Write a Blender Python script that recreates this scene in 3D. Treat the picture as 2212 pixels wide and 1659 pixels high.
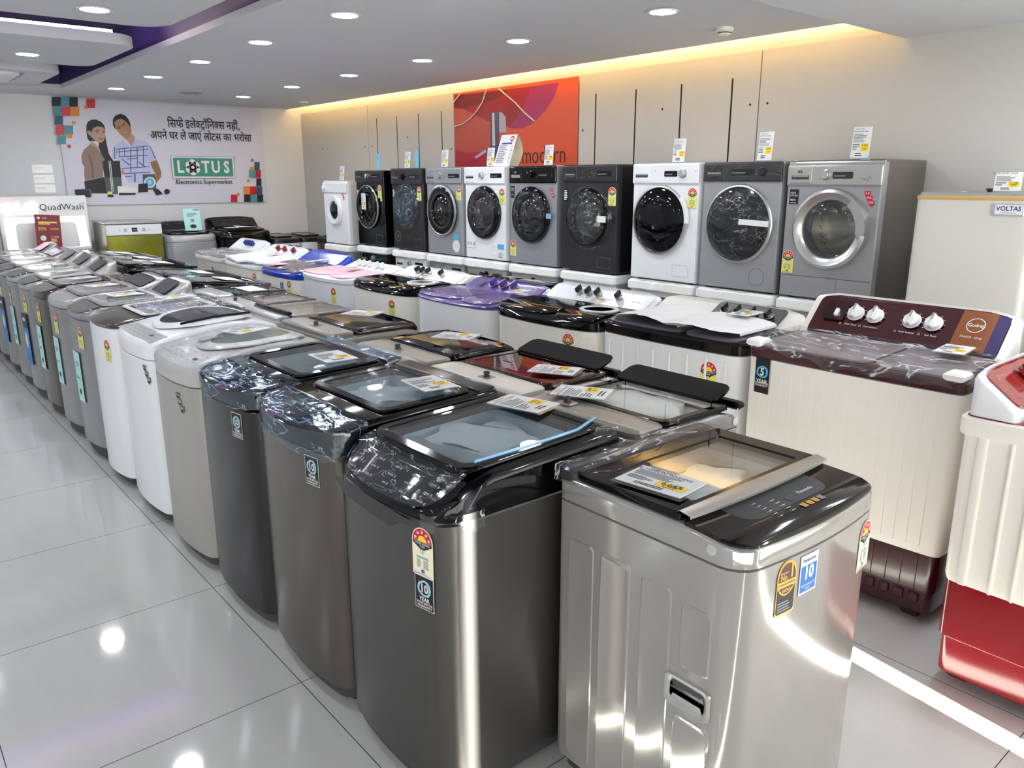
import bpy, math, random
from mathutils import Matrix, Vector, noise
for o in list(bpy.data.objects): bpy.data.objects.remove(o)
SC = bpy.context.scene
COL = SC.collection
PI = math.pi
# ---------------------------------------------------------------- camera
cd = bpy.data.cameras.new('camera'); cam = bpy.data.objects.new('camera', cd); COL.objects.link(cam)
cd.sensor_width = 36.0; cd.lens = 36.0*1697.3/2212.0; cd.clip_start = .05
CR = Vector((.76693, -.64173, -.00069)); CU = Vector((.16233, .19297, .96768)); CF = Vector((.62086, .74226, -.25217))
cam.matrix_world = Matrix(((CR.x, CU.x, -CF.x, -.9053), (CR.y, CU.y, -CF.y, -2.1547), (CR.z, CU.z, -CF.z, 1.5861), (0, 0, 0, 1)))
SC.camera = cam
SC.cycles.transparent_max_bounces = 24
# ---------------------------------------------------------------- view, world, sun
SC.view_settings.view_transform = 'Standard'; SC.view_settings.look = 'None'
SC.view_settings.gamma = 1; SC.view_settings.use_curve_mapping = False
SC.view_settings.exposure = 0.75
W = bpy.data.worlds.new('sky'); SC.world = W; W.use_nodes = True
W.node_tree.nodes['Background'].inputs[0].default_value = (1, .955, .9, 1)
W.node_tree.nodes['Background'].inputs[1].default_value = 4.6
sd = bpy.data.lights.new('sun', 'SUN'); sd.energy = 110; sd.angle = .006; sd.color = (1, .95, .86)
sun = bpy.data.objects.new('sun', sd); COL.objects.link(sun)
sun.rotation_euler = Vector((.135, 1, -.49)).to_track_quat('-Z', 'Y').to_euler()
DOWN = 110.0      # downlight lens strength
COVE = 60.0
# ---------------------------------------------------------------- materials
def hx(h):
    h = h.lstrip('#'); c = [int(h[i:i+2], 16)/255 for i in (0, 2, 4)]
    return tuple(x/12.92 if x <= .04045 else ((x+.055)/1.055)**2.4 for x in c)
MATS = {}
def P(name, col, rough=.4, metal=0., coat=0., spec=.5, emit=0., bump=None):
    m = bpy.data.materials.new(name); m.use_nodes = True
    n = m.node_tree.nodes; b = n['Principled BSDF']
    c = hx(col) if isinstance(col, str) else col
    b.inputs['Base Color'].default_value = (*c, 1); b.inputs['Roughness'].default_value = rough
    b.inputs['Metallic'].default_value = metal; b.inputs['Coat Weight'].default_value = coat
    b.inputs['Specular IOR Level'].default_value = spec
    if emit:
        b.inputs['Emission Color'].default_value = (*c, 1); b.inputs['Emission Strength'].default_value = emit
    if bump:
        sc, st, di = bump
        tc = n.new('ShaderNodeTexCoord'); mp = n.new('ShaderNodeMapping'); mp.inputs['Scale'].default_value = sc
        nz = n.new('ShaderNodeTexNoise'); nz.inputs['Scale'].default_value = 1; nz.inputs['Detail'].default_value = 3
        bp = n.new('ShaderNodeBump'); bp.inputs['Strength'].default_value = st; bp.inputs['Distance'].default_value = di
        L = m.node_tree.links
        L.new(tc.outputs['Object'], mp.inputs[0]); L.new(mp.outputs[0], nz.inputs[0]); L.new(nz.outputs[0], bp.inputs['Height']); L.new(bp.outputs[0], b.inputs['Normal'])
    MATS[name] = m
    return m
def glassmat(name, tint, base=.04, rough=0.):
    m = bpy.data.materials.new(name); m.use_nodes = True; nt = m.node_tree; n = nt.nodes; n.clear(); L = nt.links
    o = n.new('ShaderNodeOutputMaterial'); mx = n.new('ShaderNodeMixShader'); t = n.new('ShaderNodeBsdfTransparent'); g = n.new('ShaderNodeBsdfGlossy')
    t.inputs[0].default_value = (*tint, 1); g.inputs['Roughness'].default_value = rough; g.inputs[0].default_value = (1, 1, 1, 1)
    f = n.new('ShaderNodeFresnel'); f.inputs[0].default_value = 1.5
    a = n.new('ShaderNodeMath'); a.operation = 'ADD'; a.inputs[1].default_value = base-.04; a.use_clamp = True
    ge = n.new('ShaderNodeNewGeometry'); io = n.new('ShaderNodeMapRange'); io.inputs[3].default_value = 1.5; io.inputs[4].default_value = 1/1.5
    L.new(ge.outputs['Backfacing'], io.inputs[0]); L.new(io.outputs[0], f.inputs[0])
    L.new(f.outputs[0], a.inputs[0]); L.new(a.outputs[0], mx.inputs[0]); L.new(t.outputs[0], mx.inputs[1]); L.new(g.outputs[0], mx.inputs[2]); L.new(mx.outputs[0], o.inputs[0])
    MATS[name] = m
def filmmat(name, tint, glos, milk, scale, rw=.02, bd=.007, milkcol=(.9, .92, .95)):
    """crinkled clear packing film: see-through, with wrinkled glossy ridges and a little milkiness in the folds"""
    m = bpy.data.materials.new(name); m.use_nodes = True; nt = m.node_tree; n = nt.nodes; n.clear(); L = nt.links
    o = n.new('ShaderNodeOutputMaterial'); t = n.new('ShaderNodeBsdfTransparent'); g = n.new('ShaderNodeBsdfGlossy'); d = n.new('ShaderNodeBsdfDiffuse')
    t.inputs[0].default_value = (*tint, 1); g.inputs['Roughness'].default_value = .08; g.inputs[0].default_value = (.95, .97, 1, 1); d.inputs[0].default_value = (*milkcol, 1)
    tc = n.new('ShaderNodeTexCoord'); mp = n.new('ShaderNodeMapping'); mp.inputs['Scale'].default_value = (scale*.35, scale, scale*.6)
    mp.inputs['Rotation'].default_value = (0, 0, .5)
    nz = n.new('ShaderNodeTexNoise'); nz.inputs['Scale'].default_value = 1; nz.inputs['Detail'].default_value = 5; nz.inputs['Distortion'].default_value = .7
    bp = n.new('ShaderNodeBump'); bp.inputs['Strength'].default_value = 1; bp.inputs['Distance'].default_value = bd
    L.new(tc.outputs['Object'], mp.inputs[0]); L.new(mp.outputs[0], nz.inputs[0]); L.new(nz.outputs[0], bp.inputs['Height']); L.new(bp.outputs[0], g.inputs['Normal'])
    ab = n.new('ShaderNodeMath'); ab.operation = 'SUBTRACT'; ab.inputs[1].default_value = .5
    a2 = n.new('ShaderNodeMath'); a2.operation = 'ABSOLUTE'
    rp = n.new('ShaderNodeMapRange'); rp.inputs[1].default_value = .0; rp.inputs[2].default_value = rw; rp.inputs[3].default_value = milk; rp.inputs[4].default_value = milk*.04
    L.new(nz.outputs[0], ab.inputs[0]); L.new(ab.outputs[0], a2.inputs[0]); L.new(a2.outputs[0], rp.inputs[0])
    m1 = n.new('ShaderNodeMixShader'); m2 = n.new('ShaderNodeMixShader')
    L.new(rp.outputs[0], m1.inputs[0]); L.new(t.outputs[0], m1.inputs[1]); L.new(d.outputs[0], m1.inputs[2])
    m2.inputs[0].default_value = glos
    L.new(m1.outputs[0], m2.inputs[1]); L.new(g.outputs[0], m2.inputs[2]); L.new(m2.outputs[0], o.inputs[0])
    MATS[name] = m
def floormat():
    m = P('floor_tile', (.6, .595, .57), .06); nt = m.node_tree; n = nt.nodes; L = nt.links; b = n['Principled BSDF']
    geo = n.new('ShaderNodeNewGeometry'); sp = n.new('ShaderNodeSeparateXYZ'); L.new(geo.outputs['Position'], sp.inputs[0])
    mins = []
    for ax in ('X', 'Y'):
        mo = n.new('ShaderNodeMath'); mo.operation = 'PINGPONG'; mo.inputs[1].default_value = .4
        L.new(sp.outputs[ax], mo.inputs[0]); mins.append(mo)
    mn = n.new('ShaderNodeMath'); mn.operation = 'MINIMUM'
    L.new(mins[0].outputs[0], mn.inputs[0]); L.new(mins[1].outputs[0], mn.inputs[1])
    cr = n.new('ShaderNodeMath'); cr.operation = 'LESS_THAN'; cr.inputs[1].default_value = .0014; L.new(mn.outputs[0], cr.inputs[0])
    nz = n.new('ShaderNodeTexNoise'); nz.inputs['Scale'].default_value = 1.7; nz.inputs['Detail'].default_value = 6; nz.inputs['Distortion'].default_value = 1.2
    mp = n.new('ShaderNodeMapping'); mp.inputs['Scale'].default_value = (1, .35, 1); L.new(geo.outputs['Position'], mp.inputs[0]); L.new(mp.outputs[0], nz.inputs[0])
    rp = n.new('ShaderNodeValToRGB'); rp.color_ramp.elements[0].position = .3; rp.color_ramp.elements[1].position = .7
    rp.color_ramp.elements[0].color = (.55, .545, .52, 1); rp.color_ramp.elements[1].color = (.64, .635, .61, 1)
    L.new(nz.outputs[0], rp.inputs[0])
    mx = n.new('ShaderNodeMix'); mx.data_type = 'RGBA'; mx.inputs[7].default_value = (.06, .06, .06, 1)
    L.new(cr.outputs[0], mx.inputs[0]); L.new(rp.outputs[0], mx.inputs[6]); L.new(mx.outputs[2], b.inputs['Base Color'])
    b.inputs['Specular IOR Level'].default_value = .6
for a in (('wall_white', '#dcdcde', .7), ('wall_panel', '#c0beb9', .55), ('ceiling_white', '#cfd0d4', .8), ('purple', '#2a1a58', .6),
          ('slot', '#202020', .9), ('white', '#e6e7ea', .25), ('white_warm', '#ece8e0', .3), ('offwhite', '#d6d3cb', .4), ('foam', '#efefec', .8),
          ('paper', '#e2e2e2', .6), ('ink', '#26262a', .6), ('ink_grey', '#8a8a8e', .6), ('yellow', '#f6d21a', .5), ('cream', '#efe8cc', .4), ('label_yellow', '#e4df6a', .4),
          ('red', '#c8102e', .4), ('green_print', '#3fae8f', .5), ('teal_card', '#aee0dc', .5), ('cyan_tag', '#6fc0de', .4), ('sky_blue', '#42b0e0', .4),
          ('gasket', '#3b3b3d', .6), ('rubber', '#121212', .6), ('matt_black', '#0c0c0f', .45), ('lg_red', '#7d1522', .4), ('gold', '#d9b25a', .35, .5),
          ('brown_seal', '#57301c', .4), ('print_blue', '#1f6fc0', .4), ('navy', '#152a7a', .4), ('splash', '#9cc9dc', .5), ('screw', '#3a3a3a', .4, .8),
          ('voltas', '#cfcdc6', .35), ('wood_trim', '#c8a468', .5), ('blue_tape', '#7fb0d6', .2), ('wood_amber', '#c99a4a', .4)):
    P(*a)
P('steel_dark', '#5c5a58', .3, .75, 0, .5, 0, ((1.5, 1.5, 900), .04, .002)); P('steel_brown', '#67625c', .22, .75, 0, .5, 0, ((1.5, 1.5, 900), .04, .002))
P('steel_black', '#403f40', .22, .75, 0, .5, 0, ((1.5, 1.5, 900), .04, .002))
P('silver', '#b5b4b0', .3, .55); P('silver_warm', '#b0ada8', .3, .5); P('grey_plastic', '#b6b5b2', .3); P('grey_mid', '#98989a', .27, .65); P('silver_gloss', '#a9a7a3', .13, .5, .3)
P('beige_grey', '#86827a', .35, .3); P('beige_light', '#cfcac2', .35, .1)
P('machine_grey', '#a3a4a6', .32, .4); P('machine_dark', '#313033', .28, .4, .1); P('machine_black', '#07070a', .12, 0, 0, .4); P('machine_silver', '#a2a5aa', .32, .5)
P('black_gloss', '#050507', .07, 0, 0, .32); P('black_bronze', '#1c1612', .1, 0, 0, .45); P('brown_gloss', '#260f10', .08, 0, .2); P('brown_panel', '#3b302c', .18, 0, .3); P('maroon_gloss', '#4a0d14', .08, 0, .6)
P('maroon', '#3a0d17', .2, 0, .2); P('red_plastic', '#7c0f18', .16, 0, .2); P('panel_red', '#8e2a24', .12, 0, .5); P('copper', '#8a4f2c', .2, .2, .4)
P('purple_plastic', '#57408a', .25, 0, .4); P('pink_plastic', '#e6b9c6', .3); P('blue_plastic', '#1c3fae', .22, 0, .4); P('lid_grey', '#5c5661', .25, 0, .3); P('lid_mauve', '#8d8486', .3)
P('chrome', '#d8d8da', .14, 1.); P('satin', '#c4c4c2', .3, .9); P('drum', '#b5b0a6', .28, 1.); P('dark_steel', '#86817a', .3, .7)
P('dish_gold', '#8a8a1e', .25, .6); P('tub_white', '#e2e4e2', .4); P('tub_blue', '#cfdde2', .4); P('tub_dark', '#3a4046', .4)
P('acrylic_white', '#eeeeee', .15); P('vent_grey', '#9a9b9e', .5)
P('downlight_lens', (.89, .94, 1.), .5, 0, 0, .5, DOWN); P('cove_light', (1., .6, .17), .5, 0, 0, .5, COVE); P('trough_light', (1., .8, .75), .5, 0, 0, .5, 70.)
P('sign_light', (1., 1., .97), .5, 0, 0, .5, 1.6); P('sign_pink', (1., .25, .6), .5, 0, 0, .5, 4.); P('sign_white', (.9, .85, 1.), .5, 0, 0, .5, 5.)
glassmat('glass', (.93, .95, .95)); glassmat('glass_smoke', (.5, .52, .53), .06); glassmat('glass_dark', (.16, .17, .18), .05); glassmat('glass_red', (.5, .2, .18), .06); glassmat('acrylic', (.97, .97, .97), .05); glassmat('glass_blue', (.86, .91, .93), .06)
filmmat('film_clear', (.97, .975, .98), .03, .22, 9, .006, .003); filmmat('film_blue', (.82, .91, .98), .08, .5, 11, .012, .005, (.45, .68, .95)); filmmat('film_milky', (.92, .91, .92), .08, .6, 11, .02); filmmat('film_door', (.96, .965, .98), .03, .4, 19, .005)
filmmat('film_dark', (.96, .97, .98), .06, .4, 26, .008)
P('navy_glass', '#060914', .06, 0, 0, .4)
floormat()
# ---------------------------------------------------------------- mesh builder
FRONT = Matrix.Rotation(PI/2, 4, 'X')          # local (u, v, w) -> x, z, -y : for things on a front face
TM = {}
def tmesh(s, bold):
    k = (s, bold)
    if k not in TM:
        cu = bpy.data.curves.new('t', 'FONT'); cu.body = s; cu.size = 1; cu.align_x = 'CENTER'; cu.align_y = 'CENTER'; cu.resolution_u = 2; cu.offset = bold
        ob = bpy.data.objects.new('t', cu); me = ob.to_mesh()
        TM[k] = ([v.co.to_tuple() for v in me.vertices], [tuple(p.vertices) for p in me.polygons])
        ob.to_mesh_clear(); bpy.data.objects.remove(ob); bpy.data.curves.remove(cu)
    return TM[k]
def hout(x0, x1, y0, y1, rf=.03, rb=None, bf=0., bb=0., nf=6, na=4, ns=6):
    """rounded-rectangle outline, symmetrical about its middle, starting at the front centre"""
    rb = rf if rb is None else rb
    hw = (x1-x0)/2; cx = (x0+x1)/2; rf = max(min(rf, hw*.98, (y1-y0)*.49), .0005); rb = max(min(rb, hw*.98, (y1-y0)*.49), .0005)
    R = [(hw-rf)*i/nf for i in range(nf)]; R = [(x, y0) for x in R]
    R += [(hw-rf+rf*math.sin(a), y0+rf-rf*math.cos(a)) for a in [PI/2*i/na for i in range(na+1)]]
    R += [(hw, y0+rf+(y1-rb-y0-rf)*i/ns) for i in range(1, ns)]
    R += [(hw-rb+rb*math.cos(a), y1-rb+rb*math.sin(a)) for a in [PI/2*i/na for i in range(na+1)]]
    R += [((hw-rb)*(1-i/nf), y1) for i in range(1, nf+1)]
    ym = (y0+y1)/2; out = []
    for x, y in R:
        k = 1-(x/hw)**2
        if y < ym: y = y-bf*k*min(1, (ym-y)/(ym-y0)*1.0)
        else: y = y+bb*k*min(1, (y-ym)/(y1-ym))
        out.append((x, y))
    m = len(out)-1
    return [(cx+x, y) for x, y in out]+[(cx-out[i][0], out[i][1]) for i in range(m-1, 0, -1)]
def eout(cx, cy, a, b, tilt=0., nf=6, na=4, ns=6):
    m = nf+na+1+ns-1+na+1+nf-1
    R = [(a*math.cos(t)*(1+tilt*math.sin(t)), cy+b*math.sin(t)) for t in [-PI/2+PI*i/m for i in range(m+1)]]
    return [(cx+x, y) for x, y in R]+[(cx-R[i][0], R[i][1]) for i in range(m-1, 0, -1)]
def zr(out, z):
    return [(x, y, z(x, y) if callable(z) else z) for x, y in out]
class B:
    def __init__(s): s.v = []; s.f = []; s.mi = []; s.ms = []; s.M = None
    def add(s, vs, fs, mat):
        if mat not in s.ms: s.ms.append(mat)
        k = s.ms.index(mat); o = len(s.v)
        s.v += [tuple(s.M @ Vector(v)) for v in vs] if s.M else [tuple(v) for v in vs]
        s.f += [tuple(i+o for i in f) for f in fs]; s.mi += [k]*len(fs)
        return s
    def loft(s, rings, mat, cb=True, ct=True, close=False):
        n = len(rings[0]); vs = [p for r in rings for p in r]; fs = []
        K = len(rings)
        for k in range(K if close else K-1):
            a = k*n; b = ((k+1) % K)*n
            for i in range(n):
                j = (i+1) % n; fs.append((a+i, a+j, b+j, b+i))
        def cap(o):
            m = n//2
            for i in range(m):
                l0 = (n-i) % n; l1 = n-i-1
                q = [o+i, o+i+1]
                if l1 != i+1: q.append(o+l1)
                if l0 != i: q.append(o+l0)
                if len(q) > 2: fs.append(tuple(q))
        if not close:
            if cb: cap(0)
            if ct: cap((K-1)*n)
        return s.add(vs, fs, mat)
    def box(s, x0, x1, y0, y1, z0, z1, mat, r=.004, e=None):
        e = min(min(r, (z1-z0)*.3) if e is None else e, (x1-x0)*.2, (y1-y0)*.2)
        def o(i): return hout(x0+i, x1-i, y0+i, y1-i, max(r-i*.5, .0005), nf=1, na=3, ns=1)
        return s.loft([zr(o(e), z0), zr(o(0), z0+e), zr(o(0), z1-e), zr(o(e), z1)], mat)
    def cube(s, x0, x1, y0, y1, z0, z1, mat):
        v = [(x, y, z) for z in (z0, z1) for y in (y0, y1) for x in (x0, x1)]
        return s.add(v, [(0, 1, 3, 2), (4, 5, 7, 6), (0, 1, 5, 4), (2, 3, 7, 6), (0, 2, 6, 4), (1, 3, 7, 5)], mat)
    def lathe(s, prof, mat, n=32, c=(0, 0), cb=True, ct=True, sx=1.):
        rings = [[(c[0]+sx*r*math.cos(2*PI*i/n), c[1]+r*math.sin(2*PI*i/n), h) for i in range(n)] for r, h in prof]
        return s.loft(rings, mat, cb, ct)
    def poly(s, pts, w, mat):
        return s.add([(p[0], p[1], w) for p in pts], [tuple(range(len(pts)))], mat)
    def rect(s, u0, u1, v0, v1, w, mat):
        return s.poly([(u0, v0), (u1, v0), (u1, v1), (u0, v1)], w, mat)
    def disc(s, u, v, r, w, mat, n=20, sy=1.):
        return s.poly([(u+r*math.cos(2*PI*i/n), v+sy*r*math.sin(2*PI*i/n)) for i in range(n)], w, mat)
    def ann(s, u, v, r0, r1, w, mat, n=28, a0=0., a1=2*PI):
        vs = []; fs = []
        for i in range(n+1):
            a = a0+(a1-a0)*i/n
            vs += [(u+r0*math.cos(a), v+r0*math.sin(a), w), (u+r1*math.cos(a), v+r1*math.sin(a), w)]
            if i: fs.append((2*i-2, 2*i-1, 2*i+1, 2*i))
        return s.add(vs, fs, mat)
    def text(s, t, size, u, v, w, mat, sx=1., bold=0.):
        vs, fs = tmesh(t, bold)
        return s.add([(u+x*size*sx, v+y*size, w) for x, y, z in vs], fs, mat)
    def tube(s, pts, r, mat, n=8, cap=True):
        rings = []; pts = [Vector(p) for p in pts]
        up = Vector((0, 0, 1))
        for i, p in enumerate(pts):
            t = (pts[min(i+1, len(pts)-1)]-pts[max(i-1, 0)]).normalized()
            a = t.cross(up)
            if a.length < .01: a = t.cross(Vector((1, 0, 0)))
            a.normalize(); b = t.cross(a)
            rings.append([tuple(p+r*(math.cos(2*PI*k/n)*a+math.sin(2*PI*k/n)*b)) for k in range(n)])
        return s.loft(rings, mat, cap, cap)
    def sheet(s, grid, mat):
        nu = len(grid); nv = len(grid[0]); vs = [p for r in grid for p in r]
        fs = [(i*nv+j, i*nv+j+1, (i+1)*nv+j+1, (i+1)*nv+j) for i in range(nu-1) for j in range(nv-1)]
        return s.add(vs, fs, mat)
    def mesh(s, name, angle=38, fix=True):
        me = bpy.data.meshes.new(name); me.from_pydata(s.v, [], s.f)
        for k in s.ms: me.materials.append(MATS[k])
        me.polygons.foreach_set('material_index', s.mi)
        if fix:
            import bmesh
            bm = bmesh.new(); bm.from_mesh(me); bmesh.ops.recalc_face_normals(bm, faces=bm.faces[:]); bm.to_mesh(me); bm.free()
        me.polygons.foreach_set('use_smooth', [True]*len(me.polygons))
        me.set_sharp_from_angle(angle=math.radians(angle)); me.update()
        return me
    def build(s, name, parent=None, angle=38, label=None, fix=True):
        return put(s.mesh(name, angle, fix), name, parent, None, label)
def put(me, name, parent=None, M=None, label=None):
    o = bpy.data.objects.new(name, me); COL.objects.link(o)
    if parent: o.parent = parent
    if M is not None: o.matrix_local = M
    if label: o['label'] = label
    return o
def tag(o, label, cat, group=None):
    o['label'] = label; o['category'] = cat
    if group: o['group'] = group
    return o
def thing(name, label, cat, loc=(0, 0, 0), rz=0., group=None):
    o = bpy.data.objects.new(name, None); COL.objects.link(o); o.empty_display_size = .1
    o.location = loc; o.rotation_euler = (0, 0, rz)
    return tag(o, label, cat, group)
def struct(b, name, angle=38):
    o = b.build(name, None, angle); o['kind'] = 'structure'; return o
def copy_thing(src, loc, rz, label):
    """a copy of a thing with copies of its parts and sub-parts (mesh data shared)"""
    r = src.copy(); COL.objects.link(r); r.location = loc; r.rotation_euler = (0, 0, rz); r['label'] = label
    for ch in list(src.children):
        c = ch.copy(); COL.objects.link(c); c.parent = r
        for g in list(ch.children):
            d = g.copy(); COL.objects.link(d); d.parent = c
    return r
def lerp(pr, y):
    if y <= pr[0][0]: return pr[0][1]
    for (a, za), (b, zb) in zip(pr, pr[1:]):
        if y <= b: return za+(zb-za)*(y-a)/(b-a)
    return pr[-1][1]
RNG = random.Random(4)
# ---------------------------------------------------------------- room shell
CZ = 2.51; XW = 4.2; YB = 8.5; XL = -6.; YF = -3.6; TX = 1.09; TY = 7.63
b = B(); b.cube(XL, XW, YF, YB, -.1, 0, 'floor_tile'); struct(b, 'floor')
b = B(); b.cube(XL, XW+.1, YB, YB+.1, 0, 2.9, 'wall_white'); struct(b, 'wall_back')
b = B(); b.cube(XL-.1, XL, YF, YB, 0, 2.9, 'wall_white'); struct(b, 'wall_left')
b = B(); b.cube(XW+.02, XW+.12, YF, YB, 0, 2.9, 'wall_white'); struct(b, 'wall_right')
# boards fixed to the right wall, with vertical slots and screws
for k, (y0, y1) in enumerate(((6.685, 8.5), (4.9, 6.675), (1.235, 3.03), (-.6, 1.225), (-5.5, -.61))):
    b = B(); b.cube(XW, XW+.019, y0, y1, 0, 2.455, 'wall_panel')
    for y in (6.47, 6.02, 5.57, 5.12, 2.83, 2.38, 1.92, 1.46):
        if y0 < y < y1: b.cube(XW-.0006, XW+.002, y-.007, y+.007, .4, 2.29, 'slot')
    for y, z in ((6.60, 1.98), (6.77, 1.98), (7.9, 1.98), (5.8, 2.05), (4.95, 1.9), (2.98, 2.0), (2.1, 2.12), (1.3, 2.1), (1.16, 2.1), (8.4, 1.98)):
        if y0 < y < y1:
            b.M = Matrix.Translation((XW, y, z)) @ Matrix.Rotation(-PI/2, 4, 'Y'); b.lathe([(.009, 0), (.008, .003), (.0, .0035)], 'screw', 10, cb=False); b.M = None
    struct(b, 'trim_%d' % (k+1))
# wall behind the camera with a tall gap between two shutters: the strip of sunlight on the floor
S0, S1 = 1.14, 1.225
b = B()
for x0, x1 in ((XL, -4.6), (.5, S0), (S1, 1.5), (4.05, XW+.1)): b.cube(x0, x1, YF-.1, YF, 0, 2.9, 'wall_white')
for x0, x1 in ((-4.6, .5), (1.5, 4.05)): b.cube(x0, x1, YF-.1, YF, 2.35, 2.9, 'wall_white'); b.cube(x0, x1, YF-.1, YF, 0, .12, 'wall_white')
b.cube(S0, S1, YF-.1, YF, 2.45, 2.9, 'wall_white')
struct(b, 'wall_front')
for k, (x0, x1, n) in enumerate(((-4.6, .5, 4), (1.5, 4.05, 2))):
    b = B(); b.cube(x0, x1, YF-.056, YF-.05, .12, 2.35, 'glass')
    for q in range(n+1):
        x = x0+(x1-x0)*q/n; b.cube(x-.025, x+.025, YF-.085, YF-.02, .12, 2.35, 'satin')
    b.cube(x0, x1, YF-.085, YF-.02, .12, .17, 'satin'); b.cube(x0, x1, YF-.085, YF-.02, 2.3, 2.35, 'satin')
    struct(b, 'window_%d' % (k+1))
    pl = bpy.data.lights.new('portal', 'AREA'); pl.shape = 'RECTANGLE'; pl.size = x1-x0; pl.size_y = 2.23; pl.cycles.is_portal = True
    po = bpy.data.objects.new('window_light_portal', pl); COL.objects.link(po); po.location = ((x0+x1)/2, YF-.12, 1.235); po.rotation_euler = (-PI/2, 0, PI)
# unseen canopies added to block sun at the windows, slits pass narrow sun strips
b = B()
for pts in ([(XL-1, YF-.1), (-.277-.03+.0135, YF-.1), (-.277-.03-.675, YF-5.2), (XL-1, YF-5.2)], [(-.277+.0135, YF-.1), (S0-.03, YF-.1), (S0-.03-.71, YF-5.2), (-.277-.675, YF-5.2)], [(S1+.02, YF-.1), (XW+2, YF-.1), (XW+2, YF-5.2), (S1+.02-.69, YF-5.2)]):
    n = len(pts); b.add([(x, y, z) for z in (2.6, 2.64) for x, y in pts], [tuple(range(n)), tuple(range(n, 2*n))]+[(i, (i+1) % n, n+(i+1) % n, n+i) for i in range(n)], 'wall_white'); struct(b, 'trim_6')
# ceiling: flat part with a gap along the right wall, a lower soffit near the camera, a deep purple trough on the left
b = B()
b.cube(TX+.03, 4.0, .25, YB, CZ, CZ+.03, 'ceiling_white'); b.cube(XL, TX+.0, TY+.03, YB, CZ, CZ+.03, 'ceiling_white')
b.cube(TX, XW+.1, YF, .25, 2.41, 2.8, 'ceiling_white')
b.cube(TX, TX+.03, .25, YB, CZ, CZ+.045, 'ceiling_white'); b.cube(XL, TX, TY, TY+.03, CZ, CZ+.045, 'ceiling_white')
b.cube(XL, TX+.03, YF, TY+.03, 2.761, 2.8, 'purple'); b.cube(TX, XW+.1, .25, YB, 2.78, 2.8, 'ceiling_white')
b.cube(TX+.005, TX+.025, .25, TY+.02, CZ+.045, 2.76, 'purple'); b.cube(XL, TX+.005, TY+.005, TY+.025, CZ+.045, 2.76, 'purple'); b.cube(TX-.02, TX-.001, YF, .25, CZ, 2.76, 'ceiling_white')
b.cube(XL, -1.6, YF, TY, CZ, CZ+.03, 'ceiling_white')
struct(b, 'ceiling')
def island(x0, x1, y0, y1, r, n):
    b = B(); o = lambda i: hout(x0+i, x1-i, y0+i, y1-i, r, nf=4, na=8, ns=3)
    b.loft([zr(o(.004), CZ), zr(o(0), CZ+.006), zr(o(0), CZ+.07), zr(o(.01), CZ+.075)], 'ceiling_white')
    b.cube((x0+x1)/2-.05, (x0+x1)/2+.05, (y0+y1)/2-.05, (y0+y1)/2+.05, CZ+.07, 2.77, 'ceiling_white')
    struct(b, 'ceiling_panel.%03d' % n)
island(-1.5, .86, -.6, 3.42, .22, 1); island(-1.5, .93, 4.2, 5.62, .16, 2)
# LED strips: the warm cove along the right wall, the pinkish one on the second ceiling panel
b = B(); b.cube(3.88, 3.91, .35, 8.4, CZ+.031, CZ+.05, 'cove_light'); tag(b.build('led_strip'), 'warm yellow LED strip hidden in the ceiling gap along right wall', 'light')
b = B(); b.cube(-1.4, .78, 4.26, 4.30, CZ+.076, CZ+.10, 'trough_light'); tag(b.build('led_strip'), 'pinkish LED strip on edge of ceiling panel in purple recess', 'light')
# downlights
def downlight(x, y, z, label, r=.075, proto=[]):
    if not proto:
        t = thing('downlight', label, 'light', (x, y, z), 0, 'round ceiling downlights')
        b = B(); b.lathe([(r+.006, 0), (r+.018, -.004), (r+.016, -.008), (r, -.009), (r, -.002)], 'white', 32, cb=False, ct=False); b.build('trim_ring', t)
        b = B(); b.lathe([(r, -.002), (r*.8, -.006), (r*.4, -.009), (.0, -.01)], 'downlight_lens', 32, cb=False); b.build('lens', t)
        proto.append(t); return t
    return copy_thing(proto[0], (x, y, z), 0, label)
names1 = ['nearest', 'second', 'third', 'fourth', 'fifth', 'sixth']
for i, y in enumerate((2.25, 3.46, 4.66, 5.91, 7.18)):
    downlight(1.52, y, CZ, '%s round downlight of the ceiling row beside the purple recess, counted from the front' % ('first second third fourth fifth'.split()[i]))
for i, y in enumerate((1.01, 2.28, 3.46, 4.66, 5.86, 7.15)):
    downlight(2.86, y, CZ, '%s round downlight of the ceiling row nearer the yellow cove, counted from the front' % ('first second third fourth fifth sixth'.split()[i]))
downlight(.37, 3.0, CZ, 'round downlight in the larger rounded ceiling panel, upper left'); downlight(.38, 5.1, CZ, 'round downlight in the smaller rounded ceiling panel, left of recess')
k = 0
for x in (-.5, -3.3, -4.9):
    for y in (-2.8, -1.6, .9, 3.1, 5.2, 7.9):
        if x == -.5 and y not in (1.3, .9): continue
        downlight(x, y, CZ, 'round ceiling downlight over the shop floor outside the picture'); k += 1
for x in (1.9, 3.3):
    for y in (-2.6, -1.2): downlight(x, y, 2.41, 'round ceiling downlight over the shop floor outside the picture')
downlight(-.6, 3.1, CZ, 'round ceiling downlight over the shop floor outside the picture'); downlight(-.6, 5.1, CZ, 'round ceiling downlight over the shop floor outside the picture')
b = B(); b.lathe([(.115, 0), (.115, -.006), (.10, -.009), (.0, -.009)], 'vent_grey', 32, (2.28, 7.17), cb=False); b.ann(2.28, 7.17, .05, .08, -.0095, 'ink_grey')
o = b.build('ceiling_speaker'); o.location = (0, 0, CZ); tag(o, 'flat round grey speaker grille in the ceiling near back wall', 'speaker')
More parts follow.
